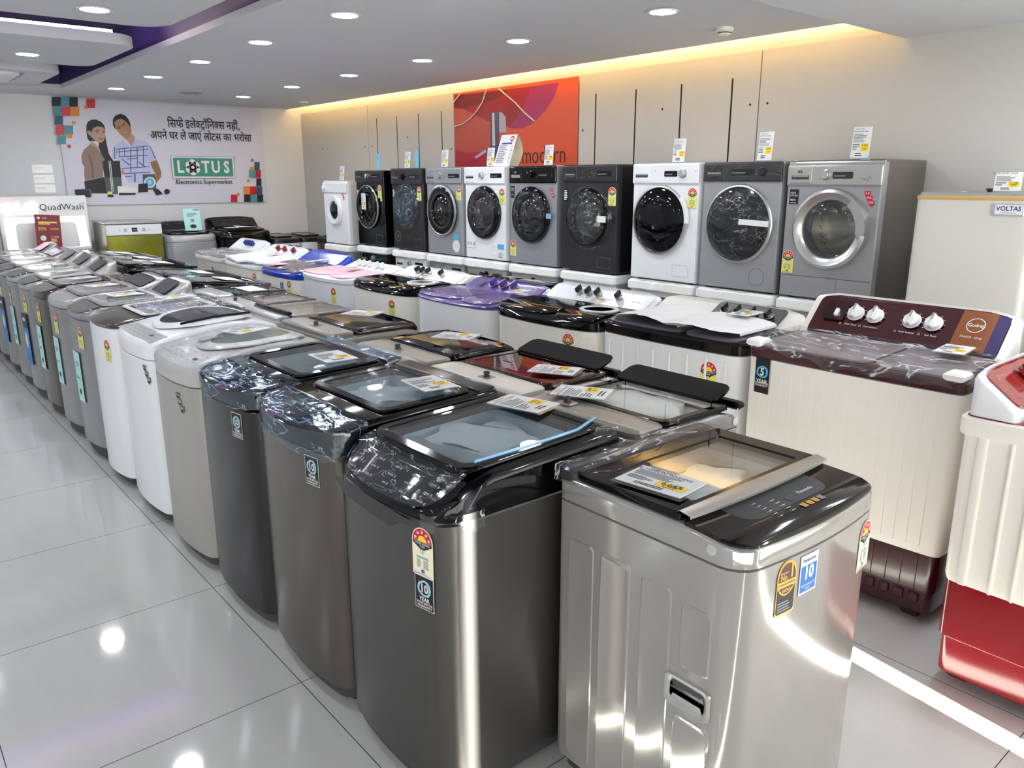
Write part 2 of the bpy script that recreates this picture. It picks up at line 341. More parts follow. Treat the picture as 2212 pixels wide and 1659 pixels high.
for x, y, l in ((3.57, 1.1, 'white smoke detector on ceiling close to the camera'), (3.68, 7.3, 'white smoke detector on ceiling by the far corner')):
    t = thing('smoke_detector', l, 'smoke detector', (x, y, CZ), 0, 'ceiling smoke detectors')
    b = B(); b.lathe([(.055, 0), (.055, -.018), (.05, -.022), (.0, -.022)], 'white_warm', 24, cb=False); b.build('base', t)
    b = B(); b.lathe([(.038, -.022), (.042, -.028), (.04, -.04), (.03, -.045), (.0, -.045)], 'white_warm', 24, cb=False); b.lathe([(.0425, -.028), (.0425, -.034)], 'ink', 24, cb=False, ct=False); b.build('sensor_head', t)
# ceiling air conditioner in the recess
t = thing('air_conditioner', 'square white ceiling air conditioner in the purple recess at left', 'air conditioner', (-.12, 6.8, CZ))
b = B(); o = lambda i: hout(-.95+i, .95-i, -.62+i, .62-i, .16, nf=4, na=8, ns=3); i_ = lambda i: hout(-.7+i, .7-i, -.45+i, .45-i, .12, nf=4, na=8, ns=3)
b.loft([zr(o(.01), .08), zr(o(0), .07), zr(o(0), .01), zr(o(.01), 0), zr(i_(0), 0), zr(i_(0), .03)], 'ceiling_white', ct=True); b.build('housing', t)
b = B(); j = lambda i: hout(-.66+i, .66-i, -.42+i, .42-i, .1, nf=4, na=8, ns=3)
b.loft([zr(j(0), .02), zr(j(.0), -.012), zr(j(.03), -.02)], 'white'); b.build('cover_panel', t)
b = B(); b.cube(-.3, .3, -.22, .22, -.024, -.019, 'vent_grey')
for q in range(9): b.cube(-.28, .28, -.2+q*.05, -.19+q*.05, -.028, -.024, 'gasket')
b.build('intake_grille', t)
# ---------------------------------------------------------------- stickers and cards (flat prints, shared mesh data)
PM = {}
def bars(b, u0, u1, v0, v1, rows, w, mat='ink_grey', seed=1, gap=.45):
    r = random.Random(seed); h = (v1-v0)/rows
    for k in range(rows):
        v = v1-k*h; b.rect(u0, u0+(u1-u0)*r.uniform(.6, 1), v-h*(1-gap), v, w, mat)
def star(b, u, v, r, w, mat):
    b.poly([(u+(r if i % 2 == 0 else r*.42)*math.sin(i*PI/5), v+(r if i % 2 == 0 else r*.42)*math.cos(i*PI/5)) for i in range(10)], w, mat)
def base_plate(b, pts, t, mat):
    n = len(pts); b.add([(x, y, 0) for x, y in pts]+[(x, y, t) for x, y in pts], [tuple(range(n, 2*n))]+[(i, (i+1) % n, n+(i+1) % n, n+i) for i in range(n)], mat)
def energy(kind):
    """star rating label: arch-topped card with red fan of stars, black band and small print"""
    key = 'energy'+kind
    if key in PM: return PM[key]
    b = B(); R = .0375; vb = .028
    arch = [(R*math.cos(PI*i/20), vb+R*math.sin(PI*i/20)) for i in range(21)]
    body = 'cream' if kind == 'cream' else 'label_yellow'
    base_plate(b, [(-R, -.0675), (R, -.0675)]+arch, .0006, 'cream')
    if kind != 'cream': b.rect(-R+.001, R-.001, -.0665, vb-.016, .0008, body)
    e = .0011
    b.ann(0, vb, .016, .0345, e, 'red', 20, 0, PI); b.poly([(.0155*math.cos(PI*i/12), vb+.0155*math.sin(PI*i/12)) for i in range(13)], e, 'yellow')
    for k in range(5): a = PI*(k+.5)/5; star(b, .0255*math.cos(a), vb+.0255*math.sin(a), .006, e+.0004, 'paper')
    b.poly([(-.0345, vb-.001), (.0345, vb-.001), (.0345, vb-.008), (.004, vb-.024), (-.004, vb-.024), (-.0345, vb-.008)], e, 'ink')
    b.text('POWER SAVINGS', .0085, 0, vb-.006, e+.0004, 'paper', .82, .01); b.text('GUIDE', .0075, 0, vb-.0135, e+.0004, 'paper', .85, .01)
    b.disc(0, vb-.027, .007, e+.0002, 'cream'); b.ann(0, vb-.027, .006, .007, e+.0004, 'ink', 16); b.rect(-.0012, .0012, vb-.031, vb-.023, e+.0005, 'ink')
    b.rect(-.022, .022, -.019, -.014, e, 'green_print'); b.text('MORE STARS MORE SAVINGS', .0034, 0, -.0165, e+.0003, 'paper')
    bars(b, -.022, -.004, -.047, -.023, 6, e, seed=3); bars(b, .002, .022, -.047, -.023, 6, e, seed=5)
    b.rect(-.006, .006, -.058, -.050, e, 'navy'); b.rect(-.0055, .0055, -.0545, -.0535, e+.0003, 'paper')
    bars(b, -.033, .033, -.066, -.061, 2, e, seed=8)
    PM[key] = b.mesh('energy_label', 20, False); return PM[key]
def warranty10(num, blue=False):
    key = 'w'+num
    if key in PM: return PM[key]
    b = B(); w, h = (.038, .052) if num == '10' else (.034, .075)
    base_plate(b, [(-w, -h), (w, -h), (w, h), (-w, h)], .0006, 'paper' if num == '10' else 'matt_black')
    b.rect(-w+.002, w-.002, -h+.002, h-.002, .0009, 'matt_black')
    for k in range(9):
        a = k*2*PI/9+.3; b.ann(.0, .014, .019+.001*math.sin(k*2.1), .026+.0015*math.cos(k*1.7), .0013+.00003*k, 'splash' if num == '10' else 'sky_blue', 8, a, a+.8)
    b.text(num, .036 if num == '10' else .045, 0, .013, .0019, 'paper', .9, .03)
    b.text('YEAR', .017 if num == '10' else .022, 0, -.021 if num == '10' else -.026, .0014, 'paper', 1, .03); b.text('WASH MOTOR', .0105, 0, -.033, .0014, 'paper', .9, .02); b.text('WARRANTY', .0115, 0, -.043, .0014, 'paper', .95, .02)
    PM[key] = b.mesh('warranty_label', 20, False); return PM[key]
def shield(key='shield'):
    if key in PM: return PM[key]
    b = B(); dark = 'ink' if key == 'shield' else 'red'
    for k, (du, dv) in enumerate(((-.018, .03), (-.004, .004), (.012, -.024))):
        p = [(du-.019, dv+.016), (du+.019, dv+.016), (du+.017, dv-.008), (du, dv-.022), (du-.015, dv-.008)]
        base_plate(b, p, .0006+.0006*k, 'satin' if key == 'shield' else dark)
        c = (du, dv); b.poly([(c[0]+(x-c[0])*.86, c[1]+(y-c[1])*.86) for x, y in p], .0010+.0006*k, 'ink' if key == 'shield' else 'red')
        b.text('10' if k else '4', .018, du-.006, dv+.004, .0013+.0006*k, 'paper', .9, .02)
        bars(b, du+.004, du+.014, dv-.004, dv+.009, 3, .0013+.0006*k, 'paper', k)
    PM[key] = b.mesh('warranty_label', 20, False); return PM[key]
def advert(key, w, h, mat):
    if key in PM: return PM[key]
    b = B(); base_plate(b, [(-w, -h), (w, -h), (w, h), (-w, h)], .0008, mat)
    if mat == 'teal_card':
        bars(b, -w*.6, w*.5, h*.35, h*.6, 3, .0012, 'ink_grey', 2); bars(b, -w*.7, w*.7, -h*.1, 0, 2, .0012, 'ink', 3); b.disc(-.1*w, -h*.6, w*.35, .0012, 'ink', 12, .8)
        b.rect(-w*.7, w*.6, -h*.95, -h*.85, .0012, 'paper')
    else:
        b.rect(-w, w, h*.45, h, .0011, 'matt_black'); b.rect(-w*.7, w*.3, h*.7, h*.82, .0014, 'paper')
        b.disc(-.2*w, -h*.05, w*.62, .0014, 'splash', 18, 1.3); b.disc(-.2*w, -h*.05, w*.4, .0017, 'paper', 18, 1.3); b.rect(-w, w, -h, -h*.55, .0013, 'print_blue')
    PM[key] = b.mesh('advert_sheet', 20, False); return PM[key]
def front_matrix(x, z, d, w, bulge):
    k = bulge*8*x/w/w
    return Matrix.Translation((x, -d/2-bulge*(1-(2*x/w)**2)-.0012, z)) @ Matrix.Rotation(math.atan(k), 4, 'Z') @ FRONT
def stick(me, name, parent, x, z, d, w, bulge, s=1., label=None):
    return put(me, name, parent, front_matrix(x, z, d, w, bulge) @ Matrix.Scale(s, 4), label)
def print_card(b, w, h, seed, off=('6.64%', 'OFF'), title=('FRONT LOAD', 'WASHING MACHINES')):
    """price ticket print drawn in u, v above w=0"""
    base_plate(b, [(-w, -h), (w, -h), (w, h), (-w, h)], .002, 'paper'); e = .0025
    b.text(title[0], w*.2, -w*.3, h*.86, e, 'ink', .8); b.text(title[1], w*.2, -w*.16, h*.70, e, 'ink', .8)
    bars(b, -w*.9, w*.6, -h*.02, h*.56, 6, e, 'ink_grey', seed); bars(b, -w*.9, -w*.1, -h*.52, -h*.1, 4, e, 'ink', seed+1, .6)
    b.rect(w*.02, w*.88, -h*.56, -h*.06, e, 'yellow'); b.text(off[0], w*.3, w*.45, -h*.2, e+.0004, 'ink', .9, .01); b.text(off[1], w*.28, w*.45, -h*.42, e+.0004, 'ink', .9)
    bars(b, -w*.5, w*.4, -h*.92, -h*.66, 2, e, 'ink', seed+2, .5)
OFFS = ('6.64%', '5.25%', '8.10%', '4.75%', '7.32%')
def card_flat(label, loc, rz, tilt=0., tilty=0., w=.062, h=.085, seed=1):
    t = thing('price_card', label, 'price card', loc, rz, 'price cards lying on the machines'); t.rotation_euler = (tilt, tilty, rz)
    b = B(); print_card(b, w, h, seed, (OFFS[seed % 5], 'OFF'), ('TOP LOAD', 'AUTOMATIC WASHING')); b.build('printed_ticket', t, 20, fix=False)
    b = B(); b.box(-w-.008, w+.008, -h-.012, h+.008, -.003, -.0002, 'acrylic', .003)
    b.build('acrylic_holder', t)
    return t
def card_stand(label, loc, rz, lean=.12, w=.052, h=.085, seed=1, title=None):
    t = thing('price_card', label, 'price card', loc, rz, 'price cards standing on the machines')
    Mx = Matrix.Translation((0, 0, h*math.cos(lean)+.006)) @ Matrix.Rotation(-lean, 4, 'X') @ FRONT
    b = B(); b.M = Mx; print_card(b, w, h, seed, (OFFS[seed % 5], 'OFF'), title or ('FRONT LOAD', 'WASHING MACHINES')); b.build('printed_ticket', t, 20, fix=False)
    b = B(); b.M = Mx; b.box(-w-.003, w+.003, -h-.004, h+.004, -.003, -.0003, 'acrylic', .002); b.M = None
    b.box(-w, w, -.005, .06, 0, .003, 'acrylic', .002); b.build('acrylic_holder', t)
    return t
PST = [('p_hair',[(1.472,2.142),(1.481,2.204),(1.505,2.246),(1.547,2.269),(1.594,2.272),(1.644,2.249),(1.673,2.212),(1.681,2.163),(1.671,2.114),(1.675,2.002),(1.687,1.882),(1.731,1.791),(1.624,1.804),(1.595,1.902),(1.582,1.958),(1.597,2.028),(1.507,2.025),(1.492,2.022),(1.472,2.059)]),('p_skin1',[(1.507,2.025),(1.553,1.992),(1.582,1.958),(1.584,1.923),(1.625,1.818),(1.597,1.803),(1.538,1.873),(1.482,1.955)]),('p_skin1',[(1.526,2.123),(1.548,2.172),(1.598,2.195),(1.65,2.19),(1.677,2.163),(1.673,2.1),(1.656,2.044),(1.622,2.011),(1.588,2.01),(1.546,2.04),(1.517,2.074),(1.476,2.121),(1.486,2.142),(1.512,2.143)]),('p_jacket',[(1.503,1.991),(1.471,1.969),(1.419,1.926),(1.384,1.856),(1.38,1.772),(1.401,1.731),(1.388,1.646),(1.389,1.576),(1.591,1.615),(1.61,1.803),(1.635,1.814),(1.584,1.916),(1.548,1.953)]),('p_jacket2',[(1.499,1.774),(1.492,1.604),(1.468,1.597),(1.476,1.717),(1.455,1.843),(1.475,1.899)]),('p_dark',[(1.565,2.145),(1.586,2.156),(1.619,2.153),(1.617,2.147),(1.585,2.149),(1.565,2.138)]),('p_dark',[(1.573,2.132),(1.591,2.138),(1.606,2.131),(1.589,2.125)]),('p_dark',[(1.644,2.134),(1.658,2.142),(1.672,2.138),(1.67,2.129),(1.653,2.127)]),('p_lip',[(1.592,2.064),(1.615,2.062),(1.649,2.067),(1.626,2.048),(1.607,2.051)]),('p_skin1',[(1.868,2.078),(1.887,2.065),(1.924,2.023),(1.946,1.973),(1.996,2.039),(2.002,2.09),(1.971,2.124),(1.918,2.094)]),('p_skin2',[(1.788,2.188),(1.781,2.237),(1.816,2.28),(1.866,2.293),(1.919,2.278),(1.956,2.237),(1.972,2.195),(1.969,2.138),(1.954,2.102),(1.916,2.073),(1.881,2.072),(1.844,2.106),(1.814,2.147)]),('p_hair',[(1.787,2.174),(1.769,2.223),(1.775,2.279),(1.808,2.325),(1.866,2.349),(1.919,2.334),(1.955,2.287),(1.969,2.231),(1.962,2.202),(1.936,2.243),(1.905,2.277),(1.866,2.293),(1.823,2.281),(1.785,2.244),(1.794,2.21),(1.792,2.164)]),('p_dark',[(1.809,2.186),(1.835,2.204),(1.855,2.205),(1.855,2.199),(1.834,2.196),(1.815,2.179)]),('p_dark',[(1.867,2.216),(1.894,2.242),(1.916,2.244),(1.914,2.237),(1.893,2.231),(1.873,2.209)]),('p_dark',[(1.822,2.181),(1.84,2.19),(1.851,2.186),(1.836,2.177)]),('p_dark',[(1.882,2.21),(1.899,2.221),(1.914,2.22),(1.9,2.211)]),('p_lip',[(1.867,2.131),(1.896,2.142),(1.929,2.157),(1.916,2.129),(1.887,2.118)]),('paper',[(1.873,2.132),(1.898,2.139),(1.924,2.151),(1.913,2.136),(1.887,2.126)]),('p_shirt',[(1.866,2.057),(1.882,2.022),(1.945,1.963),(2.007,2.075),(2.054,2.052),(2.143,2.022),(2.181,1.972),(2.216,1.9),(2.227,1.83),(2.139,1.792),(2.134,1.678),(2.14,1.664),(2.044,1.648),(2.024,1.538),(1.87,1.553),(1.837,1.633),(1.799,1.669),(1.805,1.777),(1.769,1.82),(1.714,1.823),(1.726,1.919),(1.753,1.976)]),('p_check',[(1.759,1.941),(2.143,1.989),(2.142,1.98),(1.758,1.932)]),('p_check',[(1.762,1.909),(2.143,1.953),(2.142,1.944),(1.761,1.9)]),('p_check',[(1.794,1.856),(2.127,1.88),(2.126,1.871),(1.793,1.847)]),('p_check',[(1.881,1.832),(2.009,1.841),(2.008,1.833),(1.88,1.824)]),('p_check',[(1.805,1.72),(2.134,1.744),(2.133,1.736),(1.804,1.711)]),('p_check',[(1.812,1.659),(2.134,1.678),(2.133,1.669),(1.811,1.65)]),('p_check',[(1.805,1.949),(1.813,1.949),(1.803,1.849),(1.795,1.849)]),('p_check',[(1.862,1.964),(1.87,1.964),(1.864,1.864),(1.856,1.864)]),('p_check',[(1.933,1.952),(1.942,1.952),(1.911,1.67),(1.903,1.67)]),('p_check',[(2.009,1.971),(2.018,1.972),(1.993,1.736),(1.985,1.736)]),('p_check',[(2.081,1.977),(2.09,1.977),(2.066,1.744),(2.057,1.744)]),('p_check',[(1.811,1.828),(1.822,1.831),(1.914,1.757),(1.903,1.751)]),('p_check',[(2.003,1.794),(2.015,1.8),(2.09,1.737),(2.079,1.732)]),('p_check',[(1.751,1.962),(1.76,1.965),(1.748,1.827),(1.739,1.826)]),('p_check',[(2.161,1.986),(2.169,1.979),(2.216,1.834),(2.207,1.83)]),('p_check',[(1.945,1.655),(1.959,1.655),(1.948,1.553),(1.933,1.553)]),('p_check',[(1.836,1.622),(1.921,1.63),(1.92,1.621),(1.835,1.614)]),('p_skin3',[(2.147,1.792),(2.226,1.823),(2.25,1.738),(2.265,1.671),(2.251,1.612),(2.184,1.538),(2.185,1.612),(2.196,1.649),(2.161,1.723)]),('p_dark',[(1.378,1.569),(1.601,1.615),(1.612,1.425),(1.377,1.427)]),('p_metal',[(1.597,1.803),(1.798,1.806),(1.785,1.43),(1.687,1.416),(1.606,1.432),(1.602,1.704)]),('p_dark',[(1.614,1.803),(1.798,1.804),(1.789,1.612),(1.614,1.611),(1.602,1.704)]),('satin',[(1.671,1.804),(1.678,1.804),(1.669,1.438),(1.662,1.438)]),('satin',[(1.688,1.804),(1.695,1.804),(1.686,1.438),(1.679,1.438)]),('p_skin1',[(1.801,1.713),(1.831,1.698),(1.833,1.662),(1.81,1.64),(1.795,1.662)]),('paper',[(1.712,1.51),(1.962,1.494),(1.963,1.435),(1.7,1.416)]),('p_metal',[(1.712,1.514),(1.736,1.514),(1.731,1.416),(1.697,1.416)]),('p_metal',[(2.04,1.648),(2.186,1.653),(2.183,1.463),(2.031,1.464)]),('paper',[(2.183,1.551),(2.177,1.53),(2.165,1.511),(2.147,1.496),(2.126,1.487),(2.104,1.485),(2.083,1.489),(2.065,1.499),(2.052,1.515),(2.046,1.535),(2.046,1.556),(2.053,1.577),(2.067,1.595),(2.085,1.608),(2.106,1.616),(2.128,1.617),(2.149,1.612),(2.166,1.6),(2.178,1.583),(2.183,1.563)]),('sky_blue',[(2.165,1.553),(2.161,1.536),(2.151,1.521),(2.138,1.51),(2.122,1.503),(2.105,1.501),(2.089,1.504),(2.076,1.512),(2.066,1.525),(2.061,1.54),(2.061,1.556),(2.067,1.572),(2.077,1.586),(2.091,1.597),(2.107,1.603),(2.124,1.604),(2.139,1.6),(2.152,1.591),(2.161,1.578),(2.165,1.562)]),('splash',[(2.138,1.553),(2.133,1.537),(2.122,1.526),(2.108,1.523),(2.095,1.528),(2.088,1.541),(2.088,1.557),(2.095,1.571),(2.107,1.58),(2.121,1.582),(2.132,1.574),(2.138,1.561)]),('p_dark',[(1.977,1.531),(2.086,1.542),(2.081,1.434),(1.965,1.428)]),('satin',[(1.962,1.429),(2.082,1.436),(2.08,1.423),(1.961,1.417)]),('p_dark',[(2.137,1.475),(2.206,1.47),(2.255,1.41),(2.175,1.392)]),('p_dark',[(1.744,1.43),(1.94,1.425),(1.923,1.403),(1.74,1.401)]),('p_dark',[(1.264,1.471),(1.422,1.469),(1.417,1.377),(1.264,1.393)]),('p_metal',[(1.265,1.474),(1.377,1.48),(1.439,1.469),(1.421,1.462)]),('p_metal',[(1.421,1.466),(1.439,1.473),(1.436,1.391),(1.417,1.377)]),('label_yellow',[(1.618,1.446),(1.669,1.442),(1.668,1.409),(1.617,1.406)]),('p_dark',[(1.613,1.409),(1.676,1.411),(1.679,1.38),(1.613,1.38)]),('p_dark',[(2.342,1.437),(2.335,1.42),(2.32,1.408),(2.3,1.404),(2.283,1.41),(2.272,1.425),(2.271,1.443),(2.281,1.459),(2.297,1.47),(2.317,1.471),(2.333,1.463),(2.342,1.447)]),('p_navy',[(1.161,2.497),(1.251,2.502),(1.238,2.402),(1.148,2.397)]),('p_teal',[(1.251,2.502),(1.339,2.508),(1.326,2.406),(1.238,2.402)]),('p_navy',[(1.338,2.503),(1.427,2.508),(1.414,2.403),(1.325,2.398)]),('p_teal',[(1.159,2.394),(1.246,2.399),(1.233,2.298),(1.146,2.293)]),('red',[(1.246,2.397),(1.334,2.402),(1.321,2.298),(1.233,2.294)]),('p_orange',[(1.333,2.396),(1.429,2.401),(1.416,2.298),(1.32,2.294)]),('p_teald',[(1.161,2.294),(1.248,2.298),(1.235,2.198),(1.148,2.195)]),('red',[(1.159,2.19),(1.247,2.194),(1.233,2.088),(1.146,2.085)]),('p_teal',[(1.246,2.191),(1.338,2.194),(1.325,2.091),(1.233,2.088)]),('p_teal',[(1.163,2.079),(1.251,2.082),(1.238,1.983),(1.15,1.98)]),('red',[(1.515,2.496),(1.609,2.501),(1.596,2.4),(1.502,2.395)]),('p_orange',[(1.484,2.42),(1.521,2.422),(1.516,2.383),(1.479,2.381)]),('p_orange',[(1.332,2.244),(1.369,2.246),(1.364,2.207),(1.327,2.205)]),('p_orange',[(1.265,2.099),(1.317,2.101),(1.311,2.052),(1.259,2.05)]),('red',[(1.253,1.978),(1.286,1.979),(1.282,1.943),(1.248,1.942)]),('p_teald',[(3.475,1.813),(3.548,1.813),(3.539,1.71),(3.466,1.71)]),('red',[(3.482,1.71),(3.556,1.71),(3.547,1.607),(3.473,1.607)]),('p_teal',[(3.391,1.709),(3.482,1.71),(3.473,1.607),(3.382,1.607)]),('p_orange',[(3.408,1.747),(3.457,1.748),(3.453,1.698),(3.404,1.698)]),('p_navy',[(3.483,1.599),(3.555,1.599),(3.546,1.499),(3.474,1.499)]),('p_orange',[(3.298,1.497),(3.386,1.496),(3.377,1.392),(3.289,1.394)]),('red',[(3.386,1.496),(3.476,1.495),(3.467,1.391),(3.377,1.392)]),('p_teald',[(3.476,1.495),(3.558,1.495),(3.549,1.39),(3.467,1.391)]),('p_navy',[(3.296,1.39),(3.385,1.389),(3.377,1.292),(3.288,1.294)]),('p_teal',[(3.385,1.389),(3.475,1.387),(3.467,1.291),(3.377,1.292)]),('p_navy',[(3.479,1.387),(3.562,1.386),(3.553,1.289),(3.471,1.291)]),('red',[(3.117,1.392),(3.204,1.391),(3.196,1.296),(3.109,1.297)]),('p_orange',[(3.203,1.414),(3.234,1.413),(3.231,1.375),(3.199,1.376)]),('red',[(3.434,1.854),(3.462,1.854),(3.459,1.816),(3.43,1.816)]),('p_orange',[(3.354,1.588),(3.386,1.588),(3.383,1.55),(3.351,1.55)])]
PSM = [('m_darkred',[(-4.883,2.434),(-4.326,2.425),(-3.665,2.418),(-3.71,2.331),(-3.793,2.216),(-3.976,2.067),(-4.025,2.087),(-4.288,2.136),(-4.717,2.286),(-4.876,2.302)]),('m_brown',[(-4.876,2.302),(-4.717,2.286),(-4.288,2.13),(-4.271,1.851),(-4.695,1.855),(-4.871,1.893)]),('m_crim',[(-4.871,1.893),(-4.695,1.855),(-4.271,1.851),(-4.273,1.713),(-4.877,1.721)]),('m_wine',[(-4.883,2.434),(-4.326,2.425),(-3.975,2.415),(-4.184,2.342),(-4.595,2.303),(-4.717,2.292),(-4.876,2.302)]),('m_magenta',[(-3.665,2.418),(-3.289,2.42),(-3.346,2.304),(-3.465,2.195),(-3.626,2.096),(-3.793,2.052),(-3.976,2.061),(-3.793,2.216),(-3.71,2.331)]),('m_hood2',[(-4.134,2.219),(-4.094,2.216),(-4.035,2.171),(-4.025,2.027),(-4.135,2.031)]),('m_hood',[(-4.275,2.209),(-4.205,2.223),(-4.134,2.219),(-4.137,1.891),(-4.276,1.895)]),('m_hoodlight',[(-4.246,2.219),(-4.21,2.22),(-4.198,1.899),(-4.244,1.9)]),('m_hood3',[(-4.355,1.878),(-4.27,1.907),(-4.026,1.912),(-3.849,1.781),(-4.026,1.778),(-4.335,1.809)]),('m_hood2',[(-4.545,1.807),(-4.355,1.878),(-4.334,1.853),(-4.507,1.793)])]
# ---------------------------------------------------------------- top-loading washers (front faces local -y)
def front_y(x, w, d, bulge, r=.05):
    hw = w/2; a = abs(x)-(hw-r)
    return -d/2+(r-math.sqrt(max(0, r*r-a*a)) if a > 0 else 0)-bulge*(1-(x/hw)**2)
def film_over(t, w, d, y0, y1, zf, mat, drop_f=0., drop_s=.05, name='packing_film', amp=.006, seed=0, nu=40, nv=26, hang=None, bulge=.03, r=.055, gap=.003):
    """crumpled packing film clinging to the top between y0 and y1, hanging down at the sides (and over the front edge)"""
    b = B(); rows = []
    W2 = w/2+gap
    for i in range(nu+1):
        s = -1-drop_s/W2+(2+2*drop_s/W2)*i/nu
        row = []
        x = max(-W2, min(W2, s*W2)); over = max(0, abs(s*W2)-W2)
        ya = max(y0, front_y(max(-w/2, min(w/2, x)), w, d, bulge, r)-gap)
        for j in range(nv+1):
            q = -drop_f+(y1-ya+drop_f)*j/nv
            fr = max(0, -q); y = ya+max(0, q)
            n = noise.noise(Vector((x*11+seed, q*13+over*13, seed*3.1)))+.35*noise.noise(Vector((x*30, q*24+seed, seed)))
            z = zf(x, y)+gap-over-fr+(amp*abs(n) if over == 0 and fr == 0 else 0)
            yy = y-(amp*.5*abs(n) if fr > 0 else 0); xx = x+(amp*.6*abs(n) if over > 0 else 0)*(1 if s > 0 else -1)
            if over > 0 and hang: z += hang*noise.noise(Vector((y*9+seed, 1.3, seed)))*over/drop_s
            if fr > 0 and hang: z += hang*noise.noise(Vector((x*9+seed, 2.3, seed)))*fr/drop_f
            row.append((xx, yy, z))
        rows.append(row)
    b.sheet(rows, mat)
    return b.build(name, t, 60)
def top_loader(label, loc, rz, w, d, hb, body, cover, prof, group, bulge=.03, opn=(-.2, .2, .19, .05), oval=False, lid='black_gloss', fw=.035, glass='glass_smoke', lid_t=.02,
               lid_y=None, lid_w=None, tub='tub_white', rf=.05, skirt=.06, skirt_mat='gasket', inset=.006, deck_r=.05, lid_curve=0., collar=None, lid_off=0.):
    t = thing('top_load_washer', label, 'washing machine', loc, rz, group)
    zf = lambda x, y: lerp(prof, y)+lid_curve*(-(2*x/w)**2)*.0
    # cabinet
    b = B(); o = lambda i, bl=bulge: hout(-w/2+i, w/2-i, -d/2+i, d/2-i, rf, .025, bl)
    b.loft([zr(o(.006), skirt), zr(o(0), skirt+.006), zr(o(0), hb-.004), zr(o(.004), hb)], body); b.build('cabinet', t)
    b = B(); b.loft([zr(o(.02, bulge*.6), .018), zr(o(.012, bulge*.7), .024), zr(o(.012, bulge*.8), skirt+.002)], skirt_mat); b.build('base_skirt', t)
    for sx in (-1, 1):
        for sy in (-1, 1):
            b = B(); b.lathe([(.022, 0), (.024, .004), (.02, .01), (.012, .012), (.012, .03)], 'rubber', 14, (sx*(w/2-.06), sy*(d/2-.06))); b.build('foot', t)
    # top cover with opening
    y0, y1, hw, r = opn
    op = (lambda i: eout(0, (y0+y1)/2, hw-i, (y1-y0)/2-i)) if oval else (lambda i: hout(-hw+i, hw-i, y0+i, y1-i, max(r-i, .005)))
    oi = lambda i, bl=bulge: hout(-w/2+i, w/2-i, -d/2+i, d/2-i, deck_r, .025, bl)
    b = B()
    low = lambda x, y: min(hb+.002, lerp(prof, y)-.012)
    b.loft([zr(oi(.004), low), zr(oi(.0), lambda x, y: min(hb+.006, zf(x, y)-.01)), zr(oi(-.001), lambda x, y: zf(x, y)-inset*1.6), zr(oi(inset*.35), lambda x, y: zf(x, y)-inset*.5), zr(oi(inset), zf), zr(op(0), zf), zr(op(.002), lambda x, y: zf(x, y)-.03)], cover, cb=False, ct=False)
    b.build('top_cover', t)
    b = B(); b.loft([zr(op(.0), lambda x, y: zf(x, y)-.012), zr(op(.008), lambda x, y: zf(x, y)-.03), zr(op(.03), lambda x, y: hb-.10), zr(op(.07), lambda x, y: hb-.16)], tub, cb=False); b.build('tub', t)
    # lid: frame and glass
    ly0, ly1 = lid_y or (y0-.02, y1+.03); lw = lid_w or hw+.025
    zl = lambda h: (lambda x, y: zf(x, y)+h+lid_off*(y-ly0)/(ly1-ly0)+lid_curve*(1-(x/lw)**2)*(1-((2*y-ly0-ly1)/(ly1-ly0))**2))
    lo = (lambda i: eout(0, (ly0+ly1)/2, lw-i, (ly1-ly0)/2-i)) if oval else (lambda i: hout(-lw+i, lw-i, ly0+i, ly1-i, max(r+.01-i*.6, .004)))
    b = B(); e = .005
    b.loft([zr(lo(.004), zl(.0015)), zr(lo(0), zl(.005)), zr(lo(.001), zl(lid_t-e)), zr(lo(e), zl(lid_t)), zr(lo(fw-.003), zl(lid_t)), zr(lo(fw), zl(lid_t-.003)), zr(lo(fw), zl(.0015))], lid, close=True)
    lo_ = b.build('lid', t)
    b = B(); b.loft([zr(lo(fw), zl(lid_t-.008)), zr(lo(fw), zl(lid_t-.003))], glass); b.build('lid_glass', lo_)
    return t, zf, zl(lid_t)
def panel_print(t, w, y0, y1, zf, mat, seed, cols=5, name='panel_printing', x0=-.4, x1=.4):
    b = B(); r = random.Random(seed)
    for c in range(cols):
        x = (x0+(x1-x0)*(c+.5)/cols)*w
        for k in range(3):
            y = y0+(y1-y0)*(k+.5)/3
            L = r.uniform(.012, .022)
            q = [(x-L, y-.002), (x+L*.3, y-.002), (x+L*.3, y+.002), (x-L, y+.002)]
            b.add([(px, py, zf(px, py)+.0022) for px, py in q], [(0, 1, 2, 3)], mat)
            q = [(x+L*.6, y-.003), (x+L*.6+.006, y-.003), (x+L*.6+.006, y+.003), (x+L*.6, y+.003)]
            b.add([(px, py, zf(px, py)+.0022) for px, py in q], [(0, 1, 2, 3)], mat)
    return b.build(name, t, 20, fix=False)
def plane_quad(b, x0, x1, y0, y1, zf, h, mat, n=6):
    b.sheet([[(x0+(x1-x0)*i/n, y0+(y1-y0)*j/n, zf(x0+(x1-x0)*i/n, y0+(y1-y0)*j/n)+h) for j in range(n+1)] for i in range(n+1)], mat)
